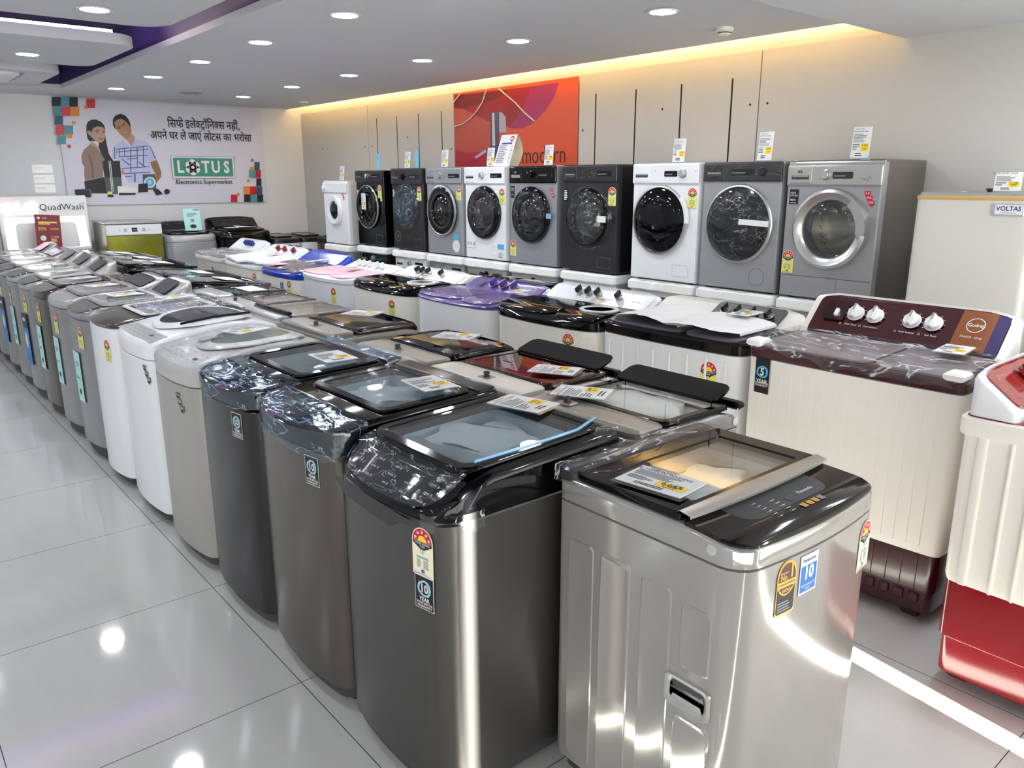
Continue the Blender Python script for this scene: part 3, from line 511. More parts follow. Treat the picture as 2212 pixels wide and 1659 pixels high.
def hump(t, w, y0, y1, z0, za, zb, mat, panel, pw=.62, seed=0, r=.12):
    """raised rear console with a dark sloping display panel facing the front"""
    zt = lambda x, y: za+(zb-za)*max(0, min(1, (y-y0)/((y1-y0)*.72)))
    o = lambda i: hout(-w/2+i, w/2-i, y0+i, y1-i*.4, .03, r)
    b = B(); b.loft([zr(o(0), z0), zr(o(0), lambda x, y: zt(x, y)-.016-.02*abs(2*x/w)**3), zr(o(.005), lambda x, y: zt(x, y)-.005-.02*abs(2*x/w)**3), zr(o(.014), lambda x, y: zt(x, y)-.02*abs(2*x/w)**3)], mat)
    c = b.build('console', t)
    py0, py1 = y0+(y1-y0)*.12, y0+(y1-y0)*.68
    p = lambda i: hout(-w*pw/2+i, w*pw/2-i, py0+i, py1-i, .02)
    b = B(); zz = lambda h: (lambda x, y: zt(x, y)-.02*abs(2*x/w)**3+h)
    b.loft([zr(p(0), zz(-.001)), zr(p(.001), zz(.002))], panel)
    r_ = random.Random(seed)
    for k in range(9):
        x = r_.uniform(-.4, .4)*w*pw; y = r_.uniform(py0+.015, py1-.01); L = r_.uniform(.008, .02)
        b.add([(px, py, zz(.0032)(px, py)) for px, py in ((x-L, y), (x+L, y), (x+L, y+.003), (x-L, y+.003))], [(0, 1, 2, 3)], 'ink_grey')
    b.build('display_panel', c)
    return c
def packing(label, loc, rz, rx, ry, h, seed):
    b = B(); r = random.Random(seed); n = 28
    pts = []
    for i in range(n):
        a = 2*PI*i/n; k = 1+.16*math.sin(5*a+seed)+.10*r.uniform(-1, 1)
        pts.append((rx*k*math.cos(a), ry*k*math.sin(a)))
    b.loft([[(x, y, 0) for x, y in pts], [(x, y, h*.9) for x, y in pts], [(x*.94, y*.94, h) for x, y in pts]], 'foam')
    o = b.build('packing_foam'); o.location = loc; o.rotation_euler = (0, 0, rz); return tag(o, label, 'packing foam', 'foam packing blocks seen through the lids')
G1 = 'top-load washers of the front row along the aisle'
R90 = -PI/2
def row1(y0, y1): return (.35, (y0+y1)/2, 0), abs(y1-y0)
# 1 dark steel, black front console under film
loc, w = row1(-.77, -.255); d = .60
pr = [(-.335, .822), (-.31, .832), (-.235, .885), (-.21, .9), (.3, .922)]
t, zf, zl = top_loader('dark grey steel top-load washer nearest the aisle end, star label above a black warranty sticker', loc, R90, w, d, .80, 'steel_dark', 'black_gloss', pr, G1, .03,
                       (-.17, .2, .17, .04), fw=.033, lid='black_gloss', glass='glass_blue', tub='tub_blue', lid_y=(-.22, .262), lid_w=.222, deck_r=.06, inset=.014, rf=.055, lid_t=.014)
stick(energy('cream'), 'energy_label', t, .185, .722, d, w, .03, .95); stick(warranty10('10'), 'warranty_label', t, .187, .613, d, w, .03, .86)
b = B(); b.M = front_matrix(-.03, .79, d, w, .03)
b.poly([(-.215, .012), (-.215, .0), (-.17, -.012), (-.14, -.03), (-.02, -.036), (.10, -.036), (.125, -.016), (.16, -.006), (.2, 0), (.2, .012)], .0015, 'steel_black'); b.build('handle_recess', t, 20, fix=False)
b = B(); zc = lambda x, y: zf(x, y)+.001
q = lambda i: hout(-.17+i, .17-i, -.318+i, -.242-i, .012, .012, .022)
b.loft([zr(q(0), zc), zr(q(.002), lambda x, y: zc(x, y)+.001)], 'navy_glass'); b.build('display_panel', t); panel_print(t, w, -.315, -.25, lambda x, y: zc(x, y)+.001, 'ink_grey', 3)
film_over(t, w*.86, d, -.34, -.21, zf, 'film_dark', .0, .0, seed=1, amp=.004)
film_over(t, w, d, .2, .298, zf, 'film_clear', 0, .07, seed=2, hang=.03)
b = B(); b.tube([(.215, -.18, .928), (.226, .0, .935), (.222, .16, .94), (.18, .27, .942)], .004, 'blue_tape', 6); b.build('tape_strip', t)
rows = []
b = B()
for i in range(17):
    s_ = i/16; row = []
    for j in range(9):
        v = j/8*(.55+.45*abs(noise.noise(Vector((i*.45, 2, 1)))))*.075
        if s_ < .5: x = w/2-.075+.15*s_*.5; y = front_y(x, w, d, .03)-.004
        else: x = w/2+.003; y = -d/2+.06+.11*(s_-.5)
        nn = noise.noise(Vector((i*.9, j*.8, 3)))
        row.append((x+(.004*nn if s_ >= .5 else 0), y-(.004*abs(nn) if s_ < .5 else 0), .822-v))
    rows.append(row)
b.sheet(rows, 'film_milky'); b.build('film_scrap', t, 60)
packing('torn white foam block under the glass lid of nearest dark washer', (.37, -.50, .85), .4, .125, .155, .045, 2)
card_flat('price card lying on the glass lid of the nearest dark washer', (.56, -.455, .942), .25, w=.06, h=.09, seed=1)
def dark_pair(label, ya, yb, body, mid, bl, kpos, kz, seed, foam, card):
    loc, w = row1(ya, yb)
    pr = [(-.345, .888), (-.32, .893), (-.2, .908), (.3, .928)]
    t, zf, zl = top_loader(label, loc, R90, w, d, .826, body, 'black_gloss', pr, G1, bl, (-.095, .185, .185, .03), fw=.035, glass='glass_blue', tub='tub_blue', lid_y=(-.125, .215), lid_w=w/2-.028, deck_r=.055, inset=.008, lid_t=.010)
    stick(warranty10('10'), 'warranty_label', t, kpos, kz, d, w, bl, .86)
    b = B(); q = lambda i: hout(-w/2+.012+i, w/2-.012-i, -.19+i, -.13-i, .006)
    b.loft([zr(q(0), lambda x, y: zf(x, y)-.002), zr(q(0), lambda x, y: zf(x, y)+.003), zr(q(.002), lambda x, y: zf(x, y)+.004)], mid); b.build('front_deck', t)
    b = B(); q = lambda i: hout(-w/2+.012+i, w/2-.012-i, .222+i, .292-i, .01)
    b.loft([zr(q(0), lambda x, y: zf(x, y)-.002), zr(q(0), lambda x, y: zf(x, y)+.005), zr(q(.003), lambda x, y: zf(x, y)+.007)], 'machine_dark'); b.build('rear_deck', t)
    b = B(); q = lambda i: hout(-w*.36+i, w*.36-i, -.32+i, -.215-i, .02, .02, .03)
    b.loft([zr(q(0), lambda x, y: zf(x, y)), zr(q(.002), lambda x, y: zf(x, y)+.0012)], 'navy_glass'); b.build('display_panel', t); panel_print(t, w, -.31, -.23, lambda x, y: zf(x, y)+.001, 'ink_grey', seed)
    return t, zf, loc, w
# 2 bronze grey
t, zf, loc, w = dark_pair('bronze-grey top-load washer second from the aisle end, blue film over its front', -.235, .30, 'steel_brown', 'black_bronze', .035, .165, .765, 5, None, None)
film_over(t, w, d, -.40, -.19, zf, 'film_blue', .085, .06, seed=5, amp=.003, hang=.015, bulge=.035); film_over(t, w*.86, d, -.10, .2, lambda x, y: zf(x, y)+.012, 'film_clear', 0, .0, seed=6, amp=.003)
packing('white foam block under glass lid of the bronze-grey washer', (.36, .03, .865), 1.1, .12, .14, .04, 7)
card_flat('price card on the lid of the bronze-grey washer', (.47, -.09, .946), -.1, seed=2, w=.06, h=.085)
# 3 dark grey
t, zf, loc, w = dark_pair('charcoal top-load washer between bronze-grey and silver ones, crumpled film on its front', .33, .865, 'steel_black', 'black_gloss', .035, .16, .765, 9, None, None)
film_over(t, w, d, -.40, -.13, zf, 'film_blue', .07, .04, seed=9, amp=.004, hang=.015, bulge=.035); film_over(t, w, d, .215, .3, lambda x, y: zf(x, y)+.008, 'film_blue', 0, .04, seed=10, amp=.008, hang=.02)
card_flat('price card on the lid of the charcoal washer', (.42, .475, .946), -.05, seed=3)
# 4 silver with round-ended lid
loc, w = row1(.90, 1.44)
pr = [(-.335, .865), (-.31, .875), (-.1, .91), (.05, .925), (.18, .92), (.3, .89)]
t, zf, zl = top_loader('silver-grey top-load washer with a large oval lid under clear film', loc, R90, w, d, .79, 'silver_warm', 'grey_plastic', pr, G1, .035, (-.15, .2, .15, .1), True, 'grey_plastic', .06, 'glass', .008,
                       lid_y=(-.19, .27), lid_w=.21, deck_r=.06, inset=.012, lid_curve=.012)
stick(shield(), 'warranty_label', t, .135, .715, d, w, .035, .95)
panel_print(t, w, -.29, -.2, zf, 'ink_grey', 12, 6)
b = B(); plane_quad(b, .12, .155, -.262, -.245, zf, .002, 'ink'); b.build('display_panel', t)
b = B(); b.loft([zr(eout(-.075, -.13, .03, .035), lambda x, y: zf(x, y)+.016), zr(eout(-.075, -.13, .028, .033), lambda x, y: zf(x, y)+.020)], 'vent_grey'); b.build('lid_grip', t)
film_over(t, w, d, -.4, .3, lambda x, y: zf(x, y)+.016*(abs(x) < .2), 'film_clear', .06, .06, seed=14, amp=.004, nv=40, bulge=.035)
card_flat('price card under film on the silver oval-lidded washer', (.38, 1.2, .948), -1.25, seed=4)
# 5 white with dark oval glass
loc, w = row1(1.47, 2.03)
pr = [(-.335, .875), (-.31, .885), (-.1, .92), (.05, .935), (.18, .93), (.3, .90)]
t, zf, zl = top_loader('white top-load washer with dark oval glass lid, beside the silver one', loc, R90, w, d, .80, 'white', 'white', pr, G1, .03, (-.15, .22, .16, .1), True, 'white', .035, 'glass_dark', .02,
                       lid_y=(-.2, .26), lid_w=.225, deck_r=.06, inset=.012, lid_curve=.012, tub='tub_dark')
b = B(); plane_quad(b, -w*.46, w*.46, -.30, -.215, zf, .0016, 'silver'); plane_quad(b, .12, .16, -.262, -.245, zf, .0022, 'ink'); b.build('control_strip', t); panel_print(t, w, -.29, -.22, lambda x, y: zf(x, y)+.0008, 'ink_grey', 15, 6)
stick(shield(), 'warranty_label', t, .22, .735, d, w, .03, .95)
film_over(t, w*.84, d, -.1, .27, lambda x, y: zf(x, y)+.02, 'film_clear', 0, .0, seed=15, amp=.006)
b = B(); b.tube([(.2, -.14, .945), (.205, .02, .962), (.17, .2, .958)], .006, 'navy_glass', 8); b.build('tape_strip', t)
# 6 white with brown front console
loc, w = row1(2.07, 2.575)
pr = [(-.335, .875), (-.31, .882), (-.18, .905), (.3, .93)]
t, zf, zl = top_loader('white top-load washer with a brown front console, milky film on its lid', loc, R90, w, d, .86, 'white', 'brown_panel', pr, G1, .04, (-.12, .2, .18, .03), fw=.03, lid='offwhite', glass='glass', lid_t=.008,
                       lid_y=(-.15, .24), lid_w=.222, deck_r=.06, inset=.006)
stick(energy('yellow'), 'energy_label', t, .16, .745, d, w, .04, .85)
film_over(t, w*.9, d, -.13, .28, lambda x, y: zf(x, y)+.02, 'film_milky', 0, .015, seed=17, amp=.010)
card_flat('price card on the film-wrapped lid of the brown-console washer', (.43, 2.3, .968), -1.3, seed=1)
# 7 - 14 grey machines with the control panel at the rear
spec = [(2.60, 3.12, 'grey_mid', 'grey_mid', .875, 'grey top-load washer with green-blue advert on its front, seventh from aisle end', 'brown_panel', True, 'hump', 'teal'),
        (3.145, 3.68, 'grey_mid', 'silver', .875, 'grey top-load washer with wide flat rear panel and green-blue advert', 'silver', True, 'wide', 'teal'),
        (3.71, 4.25, 'steel_brown', 'brown_gloss', .87, 'dark brown top-load washer with maroon lid in the front row', 'brown_gloss', True, None, 'teal'),
        (4.28, 4.76, 'grey_mid', 'silver', .87, 'grey top-load washer with blue advert, just beyond the brown one', 'brown_panel', True, 'hump', 'blue'),
        (4.79, 5.29, 'grey_mid', 'silver', .875, 'grey top-load washer with blue advert, second beyond the brown one', 'black_gloss', True, 'hump', 'teal'),
        (5.32, 5.82, 'grey_mid', 'silver', .875, 'grey top-load washer third beyond the brown one', 'black_gloss', True, 'hump', 'blue'),
        (5.85, 6.35, 'grey_mid', 'silver', .875, 'grey top-load washer fourth beyond the brown one, dark base', 'silver', True, 'wide', None),
        (6.39, 6.92, 'grey_mid', 'silver', .875, 'grey top-load washer farthest in the front row, in front of the lit display board', 'silver', True, 'hump', None)]
for k, (ya, yb, body, cov, h, lab, front, en, con, adv) in enumerate(spec):
    loc, w = row1(ya, yb)
    pr = [(-.335, h-.012), (-.3, h), (-.22, h+.02), (.12, h+.035), (.3, h+.035)]
    t, zf, zl = top_loader(lab, loc, R90, w, d, h-.05, body, cov, pr, G1, .04, (-.19, .08, .18, .05), fw=.03, lid='brown_gloss' if k == 2 else ('lid_mauve' if k == 1 else 'silver'), glass='glass' if k < 3 else 'glass_blue',
                           lid_y=(-.215, .11), lid_w=w*.43, deck_r=.07, inset=.012, skirt=.085, skirt_mat='gasket')
    b = B(); p = lambda i: hout(-w*.33+i, w*.33-i, -.335+i, -.225, .05, .005, .0)
    if k != 1:
        b.loft([zr(hout(-w*.36, w*.36, -.318, -.222, .06, .01, .02), lambda x, y: zf(x, y)-.002), zr(hout(-w*.355, w*.355, -.315, -.223, .06, .01, .02), lambda x, y: zf(x, y)+.004)], 'brown_gloss' if k == 2 else ('brown_panel' if k == 0 else 'black_gloss')); b.build('front_panel', t)
    if con == 'hump': hump(t, w*.86, .12, .30, h+.02, h+.045, h+.125, 'silver', 'machine_dark', .58, k)
    if con == 'wide': hump(t, w*.97, .11, .30, h+.02, h+.05, h+.105, 'silver', 'machine_dark', .82, k, .05)
    if con is None: hump(t, w*.9, .16, .30, h+.02, h+.035, h+.05, 'brown_gloss', 'maroon_gloss', .9, k, .05)
    stick(energy('yellow'), 'energy_label', t, (.13, .07, .07, .09, .0, .05, .05, .05)[k], h-.15, d, w, .04, .95 if k != 2 else 1)
    if adv == 'teal': stick(advert('teal', .065, .15, 'teal_card'), 'advert_sheet', t, .015, h-.395, d+.006, w, .04, 1)
    if adv == 'blue': stick(advert('blue', .08, .19, 'print_blue'), 'advert_sheet', t, .02, h-.42, d+.008, w, .04, 1)
    film_over(t, w, d, -.4, -.2, zf, 'film_clear', .10, .02, seed=20+k, amp=.004, nu=24, nv=18, bulge=.04)
    if k != 6: card_flat('price card on the lid of the %s' % ('seventh washer of front row, rear hump console|grey washer with the wide flat rear panel|dark brown washer with maroon lid|washer just beyond the brown one|second washer beyond the brown one|third washer beyond the brown one||last washer of the front row'.split('|')[k]), (.31, loc[1], lerp(pr, 0)+.026), -1.4+.1*k, seed=k)
# ---------------------------------------------------------------- second row: backs towards the first row, lids rising towards us
G2 = 'top-load washers of the second row, backs to the front row'
L90 = PI/2
def row2(y0, y1): return (.955, (y0+y1)/2, 0), abs(y1-y0)
def inlet(t, x, y, z, mat='gasket'):
    b = B(); b.box(x-.03, x+.03, y-.025, y+.025, -.004, .004, 'beige_grey', .01); b.lathe([(.014, .003), (.014, .006), (.010, .007), (.009, .014), (.012, .015), (.012, .021), (.009, .022), (.006, .014)], mat, 18, (x, y), ct=True)
    b.M = None; o = b.build('water_inlet', t); o.location = (0, 0, z); return o
def rear_deck(t, w, y0, y1, zf, mat, h=.022):
    b = B(); o = lambda i: hout(-w/2+.002+i, w/2-.002-i, y0+i, y1-i, .03, .03)
    b.loft([zr(o(0), lambda x, y: zf(x, y)-.03), zr(o(0), lambda x, y: zf(x, y)+h-.006), zr(o(.006), lambda x, y: zf(x, y)+h)], mat); return b.build('rear_deck', t)
def flap(t, w, y0, y1, z0, z1, mat='black_gloss'):
    """raised black lid handle flap, highest at its front end"""
    zf = lambda x, y: z0+(z1-z0)*(y1-y)/(y1-y0)
    o = lambda i: hout(-w/2+i, w/2-i, y0+i, y1-i, .03, .012)
    b = B(); b.loft([zr(o(.002), lambda x, y: zf(x, y)-.012), zr(o(0), lambda x, y: zf(x, y)-.004), zr(o(.002), zf)], mat); b.build('lid_handle', t)
D2 = .52
def back_machine(label, ya, yb, body, cover, lid, glass, h, lidy=(-.2, .12), fw=.04, lw=None, curve=0., lid_t=.02, deck=None, tub='tub_white', lid_off=0.):
    loc, w = row2(ya, yb)
    pr = [(-.29, h-.07), (-.25, h-.05), (-.2, h), (.3, h)]
    t, zf, zl = top_loader(label, loc, L90, w, D2, h-.06, body, cover, pr, G2, .02, (lidy[0]+.05, lidy[1]-.04, w/2-.07, .03), fw=fw, lid=lid, glass=glass, lid_y=lidy, lid_w=lw or w/2-.012, rf=.04, deck_r=.04, inset=.006, lid_curve=curve, lid_t=lid_t, tub=tub, lid_off=lid_off)
    if deck: rear_deck(t, w, lidy[1]+.004, D2/2-.004, zf, deck)
    return t, zf, loc, w
# b : silver body, clear lid framed in maroon-black, big black flap
t, zf, loc, w = back_machine('silver-grey top-load washer behind nearest dark one, clear glass lid with black handle flap', -.775, -.285, 'grey_mid', 'grey_mid', 'black_gloss', 'glass', .875, (-.22, .115), .03, deck='beige_grey', lid_t=.02)
inlet(t, .1, .19, .90); flap(t, w*.86, -.25, -.15, .912, .945)
b = B(); b.box(-w/2+.0, w/2-.0, -.275, -.235, .87, .895, 'black_gloss', .012); b.build('hinge_bar', t)
b = B(); b.lathe([(.014, 0), (.014, .003), (.012, .004)], 'grey_plastic', 16); o = b.build('screw_cap', t); o.matrix_local = Matrix.Translation((-w/2, -.22, .84)) @ Matrix.Rotation(-PI/2, 4, 'Y')
packing('white foam block under the clear lid of the silver-grey second-row washer', (.98, -.53, .825), .2, .13, .17, .06, 11)
card_flat('price card at the left end of the black-flapped clear lid', (.86, -.40, .913), .5, seed=0, w=.065, h=.09)
# c : pale body, dark red glass
t, zf, loc, w = back_machine('pale grey top-load washer with a dark red glass lid and black handle flap', -.25, .28, 'beige_light', 'beige_light', 'brown_gloss', 'glass_red', .88, (-.22, .10), .035, deck='beige_light', lid_t=.026)
inlet(t, -.02, .18, .90); flap(t, w*.86, -.27, -.17, .915, .95)
b = B(); b.box(-w/2+.0, w/2-.0, -.275, -.235, .87, .9, 'black_gloss', .012); b.build('hinge_bar', t)
packing('white foam block under the dark red glass lid', (.98, .02, .815), .7, .13, .17, .07, 5)
card_flat('price card on the dark red glass lid', (1.0, -.12, .914), .5, seed=2, w=.06, h=.085)
# d
t, zf, loc, w = back_machine('grey top-load washer with curved black-framed glass lid', .30, .82, 'beige_grey', 'beige_grey', 'black_gloss', 'glass_smoke', .885, (-.25, .10), .05, curve=.02, deck='beige_grey', lid_t=.03)
inlet(t, .03, .18, .905); card_flat('price card on the black-framed curved lid', (1.0, .49, .948), .5, seed=3)
# e
t, zf, loc, w = back_machine('grey top-load washer with curved dark maroon lid frame', 1.04, 1.58, 'beige_grey', 'beige_grey', 'brown_gloss', 'glass_smoke', .885, (-.24, .12), .04, curve=.02, deck='beige_grey', lid_t=.028)
inlet(t, .0, .19, .905); card_flat('price card on the dark maroon curved lid nearer the camera', (1.0, 1.28, .945), .5, seed=4)
# f
t, zf, loc, w = back_machine('grey top-load washer with black bar along lid edge, under film', 1.61, 2.06, 'beige_grey', 'grey_plastic', 'lid_mauve', 'glass', .89, (-.22, .17), .03, lid_t=.018, deck='silver')
b = B(); b.box(-w/2+.01, w/2-.01, .165, .195, .895, .93, 'black_gloss', .012); b.build('lid_handle', t)
film_over(t, w, D2, -.24, .24, lambda x, y: zf(x, y)+.022, 'film_clear', .03, .03, seed=31, amp=.014)
# g
t, zf, loc, w = back_machine('grey top-load washer with small maroon lid wrapped in film', 2.08, 2.48, 'beige_grey', 'silver', 'brown_gloss', 'glass', .89, (-.22, .12), .04, lid_t=.02, deck='silver')
film_over(t, w, D2, -.24, .2, lambda x, y: zf(x, y)+.022, 'film_clear', .03, .03, seed=32, amp=.014); inlet(t, .05, .19, .905)
# h
t, zf, loc, w = back_machine('grey top-load washer with black lid in loose film, beside raised black lids', 2.50, 2.90, 'beige_grey', 'silver', 'black_gloss', 'glass_smoke', .90, (-.24, .12), .05, lid_t=.02, deck='silver')
film_over(t, w, D2, -.26, .2, lambda x, y: zf(x, y)+.022, 'film_clear', .05, .06, seed=33, amp=.03, hang=.04)
b = B(); plane_quad(b, -.15, .1, -.1, .02, zf, .024, 'paper'); b.build('paper_sheet', t)
# black machines with long lids sloping down to the front and their fittings at the back
blk = [(2.93, 3.42, 'black top-load washer with long sloping glass lid, first of the black ones', False), (3.45, 3.95, 'black top-load washer whose sloping lid is covered in clear film', True), (4.37, 4.85, 'black top-load washer with sloping lid, third of the black ones', False),
       (4.89, 5.38, 'black top-load washer with sloping lid, fourth of the black ones', False), (5.42, 5.95, 'black top-load washer with sloping lid farthest back, before the pale dishwasher', False)]
for k, (ya, yb, lab, fl) in enumerate(blk):
    loc, w = row2(ya, yb)
    hb = .90; pr = [(-.29, .89), (.15, .94), (.3, .942)]
    t, zf, zl = top_loader(lab, loc, L90, w, D2, hb-.03, 'machine_black', 'black_gloss', pr, G2, .02, (-.17, .1, w/2-.09, .03), fw=.06, lid='black_gloss', glass='glass_dark', lid_y=(-.30, .24), lid_w=w/2-.004, rf=.04, deck_r=.03, inset=.006, lid_t=.02, tub='tub_white')
    b = B(); b.box(-w/2+.02, w/2-.02, D2/2-.01, D2/2+.004, .70, .93, 'machine_dark', .006); b.build('rear_plate', t)
    for q, x in enumerate((-.12, .0, .14)):
        b = B(); b.M = Matrix.Translation((x, D2/2+.003, .87)) @ Matrix.Rotation(-PI/2, 4, 'X'); b.lathe([(.02, 0), (.02, .01), (.012, .014), (.012, .03), (.0, .031)], 'white' if q else 'satin', 14); b.build('hose_socket', t)
    b = B(); b.tube([(-.05+.012*i, D2/2+.012+.01*math.sin(i*.5), .86-.05*math.sin(i*.35)-.01*i) for i in range(16)], .005, 'rubber', 6); b.build('power_cord', t)
    if fl: film_over(t, w, D2, -.28, .24, lambda x, y: zf(x, y)+.024, 'film_clear', 0, .02, seed=40, amp=.006)
    b = B(); plane_quad(b, -.14, .12, -.14, -.02, zf, .0235, 'paper'); b.build('paper_sheet', t)
# ---------------------------------------------------------------- silver washer at the aisle end, facing the entrance
def near_silver():
    w, d = .575, .545; x0, x1, y0, y1 = .375, .95, -1.345, -.80
    loc = ((x0+x1)/2, (y0+y1)/2, 0); hb = .808
    pr = [(-.31, .856), (-.27, .858), (-.15, .868), (.3, .868)]
    t = thing('top_load_washer', 'silver top-load washer at the front with gold-rimmed number one seal and blue warranty sticker', 'washing machine', loc, 0)
    zf = lambda x, y: lerp(pr, y)
    bl = .025
    o = lambda i, bl=bl: hout(-w/2+i, w/2-i, -d/2+i, d/2-i, .055, .03, bl)
    b = B(); b.loft([zr(o(.005), .055), zr(o(0), .06), zr(o(0), hb-.0045), zr(o(.007), hb-.002)], 'silver_gloss')
    # pressed relief of the left side: raised field outlines, then the grip recess rim
    b.M = Matrix.Translation((-w/2, 0, 0)) @ Matrix.Rotation(-PI/2, 4, 'Z') @ FRONT
    def field(u0, u1, v0, v1, r=.012):
        oo = lambda i: hout(u0+i, u1-i, v0+i, v1-i, r)
        b.loft([[(x, y, -.001) for x, y in oo(0)], [(x, y, .0022) for x, y in oo(.0035)], [(x, y, .0022) for x, y in oo(.006)], [(x, y, .0012) for x, y in oo(.012)]], 'silver_gloss', cb=False)
    field(-.225, -.135, .08, .715); field(-.115, -.015, .06, .715); field(.015, .107, .06, .705); field(.132, .215, .53, .69); field(.125, .225, .07, .41)
    b.M = None; b.build('cabinet', t)
    b = B(); b.M = Matrix.Translation((-w/2, 0, 0)) @ Matrix.Rotation(-PI/2, 4, 'Z') @ FRONT
    oo = lambda i: hout(.10+i, .225-i, .425+i, .505-i, .014)
    lv = lambda i, h: [(x, y, h) for x, y in oo(i)]
    b.loft([lv(0, .0), lv(.002, .006), lv(.008, .006), lv(.012, .003), lv(.016, .0015)], 'silver', cb=False, ct=False); b.build('grip_rim', t)
    b = B(); b.M = Matrix.Translation((-w/2, 0, 0)) @ Matrix.Rotation(-PI/2, 4, 'Z') @ FRONT
    b.loft([lv(.015, .0026), lv(.018, .0026)], 'ink_grey'); b.poly([(.118, .441), (.207, .441), (.20, .456), (.125, .456)], .0034, 'satin'); b.poly([(.118, .489), (.207, .489), (.2, .478), (.125, .478)], .0034, 'gasket'); b.build('grip_recess', t)
    b = B(); b.loft([zr(o(.03), .015), zr(o(.02), .02), zr(o(.02), .06)], 'gasket'); b.build('base_skirt', t)
    for sx in (-1, 1):
        for sy in (-1, 1):
            b = B(); b.lathe([(.022, 0), (.024, .004), (.02, .01), (.012, .012), (.012, .03)], 'rubber', 14, (sx*(w/2-.07), sy*(d/2-.07))); b.build('foot', t)
    # collar and well
    op = lambda i: hout(-.2+i, .2-i, -.07+i, .19-i, .03)
    b = B(); b.loft([zr(o(.007), hb-.001), zr(o(0), hb+.0015), zr(o(0), lambda x, y: zf(x, y)-.012), zr(o(.004), lambda x, y: zf(x, y)-.004), zr(o(.012), zf), zr(op(0), zf), zr(op(.002), lambda x, y: zf(x, y)-.03)], 'silver_gloss', cb=False, ct=False); b.build('top_cover', t)
    b = B(); b.loft([zr(op(0), lambda x, y: zf(x, y)-.012), zr(op(.006), lambda x, y: zf(x, y)-.03), zr(op(.03), .70), zr(op(.08), .62)], 'tub_white', cb=False); b.build('tub', t)
    # front console: black slab sloping down to the front
    zc = lambda x, y: lerp([(-.3, .862), (-.27, .864), (-.12, .874)], y)
    co = lambda i: hout(-w/2+.004+i, w/2-.004-i, -d/2+.002+i, -.118, .05, .012, bl)
    b = B(); b.loft([zr(co(0), lambda x, y: zf(x, y)-.003), zr(co(0), lambda x, y: zc(x, y)-.004), zr(co(.004), zc)], 'black_bronze'); c = b.build('control_panel', t)
    pi_ = lambda i: hout(-.17+i, .17-i, -.215+i, -.122, .05, .01)
    b = B(); b.loft([zr(pi_(0), lambda x, y: zc(x, y)+.0003), zr(pi_(.004), lambda x, y: zc(x, y)+.0012)], 'gasket')
    r = random.Random(5)
    for cx, n, x_ in ((-.09, 6, .012), (-.045, 5, .016)):
        for k in range(n):
            y = -.235+k*.014; x = cx+(.0 if n == 6 else .004)
            b.add([(px, py, zc(px, py)+.0022) for px, py in ((x, y), (x+x_, y), (x+x_, y+.0022), (x, y+.0022))], [(0, 1, 2, 3)], 'paper')
            b.add([(px, py, zc(px, py)+.0022) for px, py in ((x-.007, y), (x-.004, y), (x-.004, y+.0028), (x-.007, y+.0028))], [(0, 1, 2, 3)], 'ink_grey')
    plane_quad(b, .0, .035, -.205, -.185, zc, .002, 'tub_dark', 2)
    for k in range(4): plane_quad(b, .0+k*.024, .018+k*.024, -.243, -.226, zc, .0022, 'wood_amber' if k < 3 else 'ink_grey', 1)
    vs, fs = tmesh('Panasonic', .01); b.add([(.085+x*.016, -.19+y*.016, zc(.085+x*.016, -.19+y*.016)+.0022) for x, y, z in vs], fs, 'paper')
    b.build('panel_printing', c, 20, fix=False)
    # silver handle bar between console and lid
    b = B(); n = 16; rows = []
    b.loft([[(x, yy, lerp(pr, -.12)+zz+.0) for x, yy, zz in ((-w/2+.006+(w-.012)*i/n, -.125+dy-.012*(1-(2*i/n-1)**2), h) for i in range(n+1))] for dy, h in ((0, .006), (-.012, .014), (-.012, .020), (.016, .025), (.024, .022))], 'satin', cb=False, ct=False)
    b.build('lid_handle', t)
    # glass lid
    zl = lambda h: (lambda x, y: zf(x, y)+h)
    lo = lambda i: hout(-w/2+.004+i, w/2-.004-i, -.112+i, .205-i, .012)
    li = lambda i: hout(-.205+i, .225-i, -.085+i, .155-i, .012)
    b = B(); b.loft([zr(lo(.002), zl(.002)), zr(lo(0), zl(.006)), zr(lo(.0), zl(.018)), zr(lo(.003), zl(.021)), zr(li(-.002), zl(.021)), zr(li(0), zl(.018)), zr(li(0), zl(.002))], 'black_gloss', close=True); L = b.build('lid', t)
    b = B(); b.loft([zr(li(0), zl(.012)), zr(li(0), zl(.018))], 'glass'); b.build('lid_glass', L)
    # rear deck in crumpled film
    do = lambda i: hout(-w/2+.002+i, w/2-.002-i, .207+i, d/2-.002-i, .02)
    b = B(); b.loft([zr(do(0), zl(-.01)), zr(do(0), zl(.018)), zr(do(.006), zl(.024))], 'machine_dark'); b.build('rear_deck', t)
    film_over(t, w, d, .2, d/2+.004, lambda x, y: zf(x, y)+.026, 'film_milky', 0, .035, seed=50, amp=.008, hang=.02)
    b = B(); b.lathe([(.012, 0), (.012, .002), (.0, .0025)], 'grey_plastic', 18, cb=False); q = b.build('screw_cap', t); q.matrix_local = Matrix.Translation((-w/2, -.2, .838)) @ Matrix.Rotation(-PI/2, 4, 'Y')
    # stickers
    stick(energy('cream'), 'energy_label', t, .222, .722, d, w, bl, .96)
    b = B(); W2, H2 = .037, .052
    base_plate(b, [(-W2, -H2), (W2, -H2), (W2, H2), (-W2, H2)], .0006, 'paper'); b.rect(-W2+.004, W2-.004, -H2+.005, H2-.028, .0010, 'print_blue')
    b.text('Panasonic', .0145, 0, H2-.014, .0011, 'navy', 1, .015); b.text('10', .048, 0, .002, .0014, 'paper', .85, .04); b.text('YEAR WARRANTY*', .0078, 0, -.03, .0014, 'paper', .9, .01); b.rect(-.012, .012, -.040, -.038, .0014, 'paper')
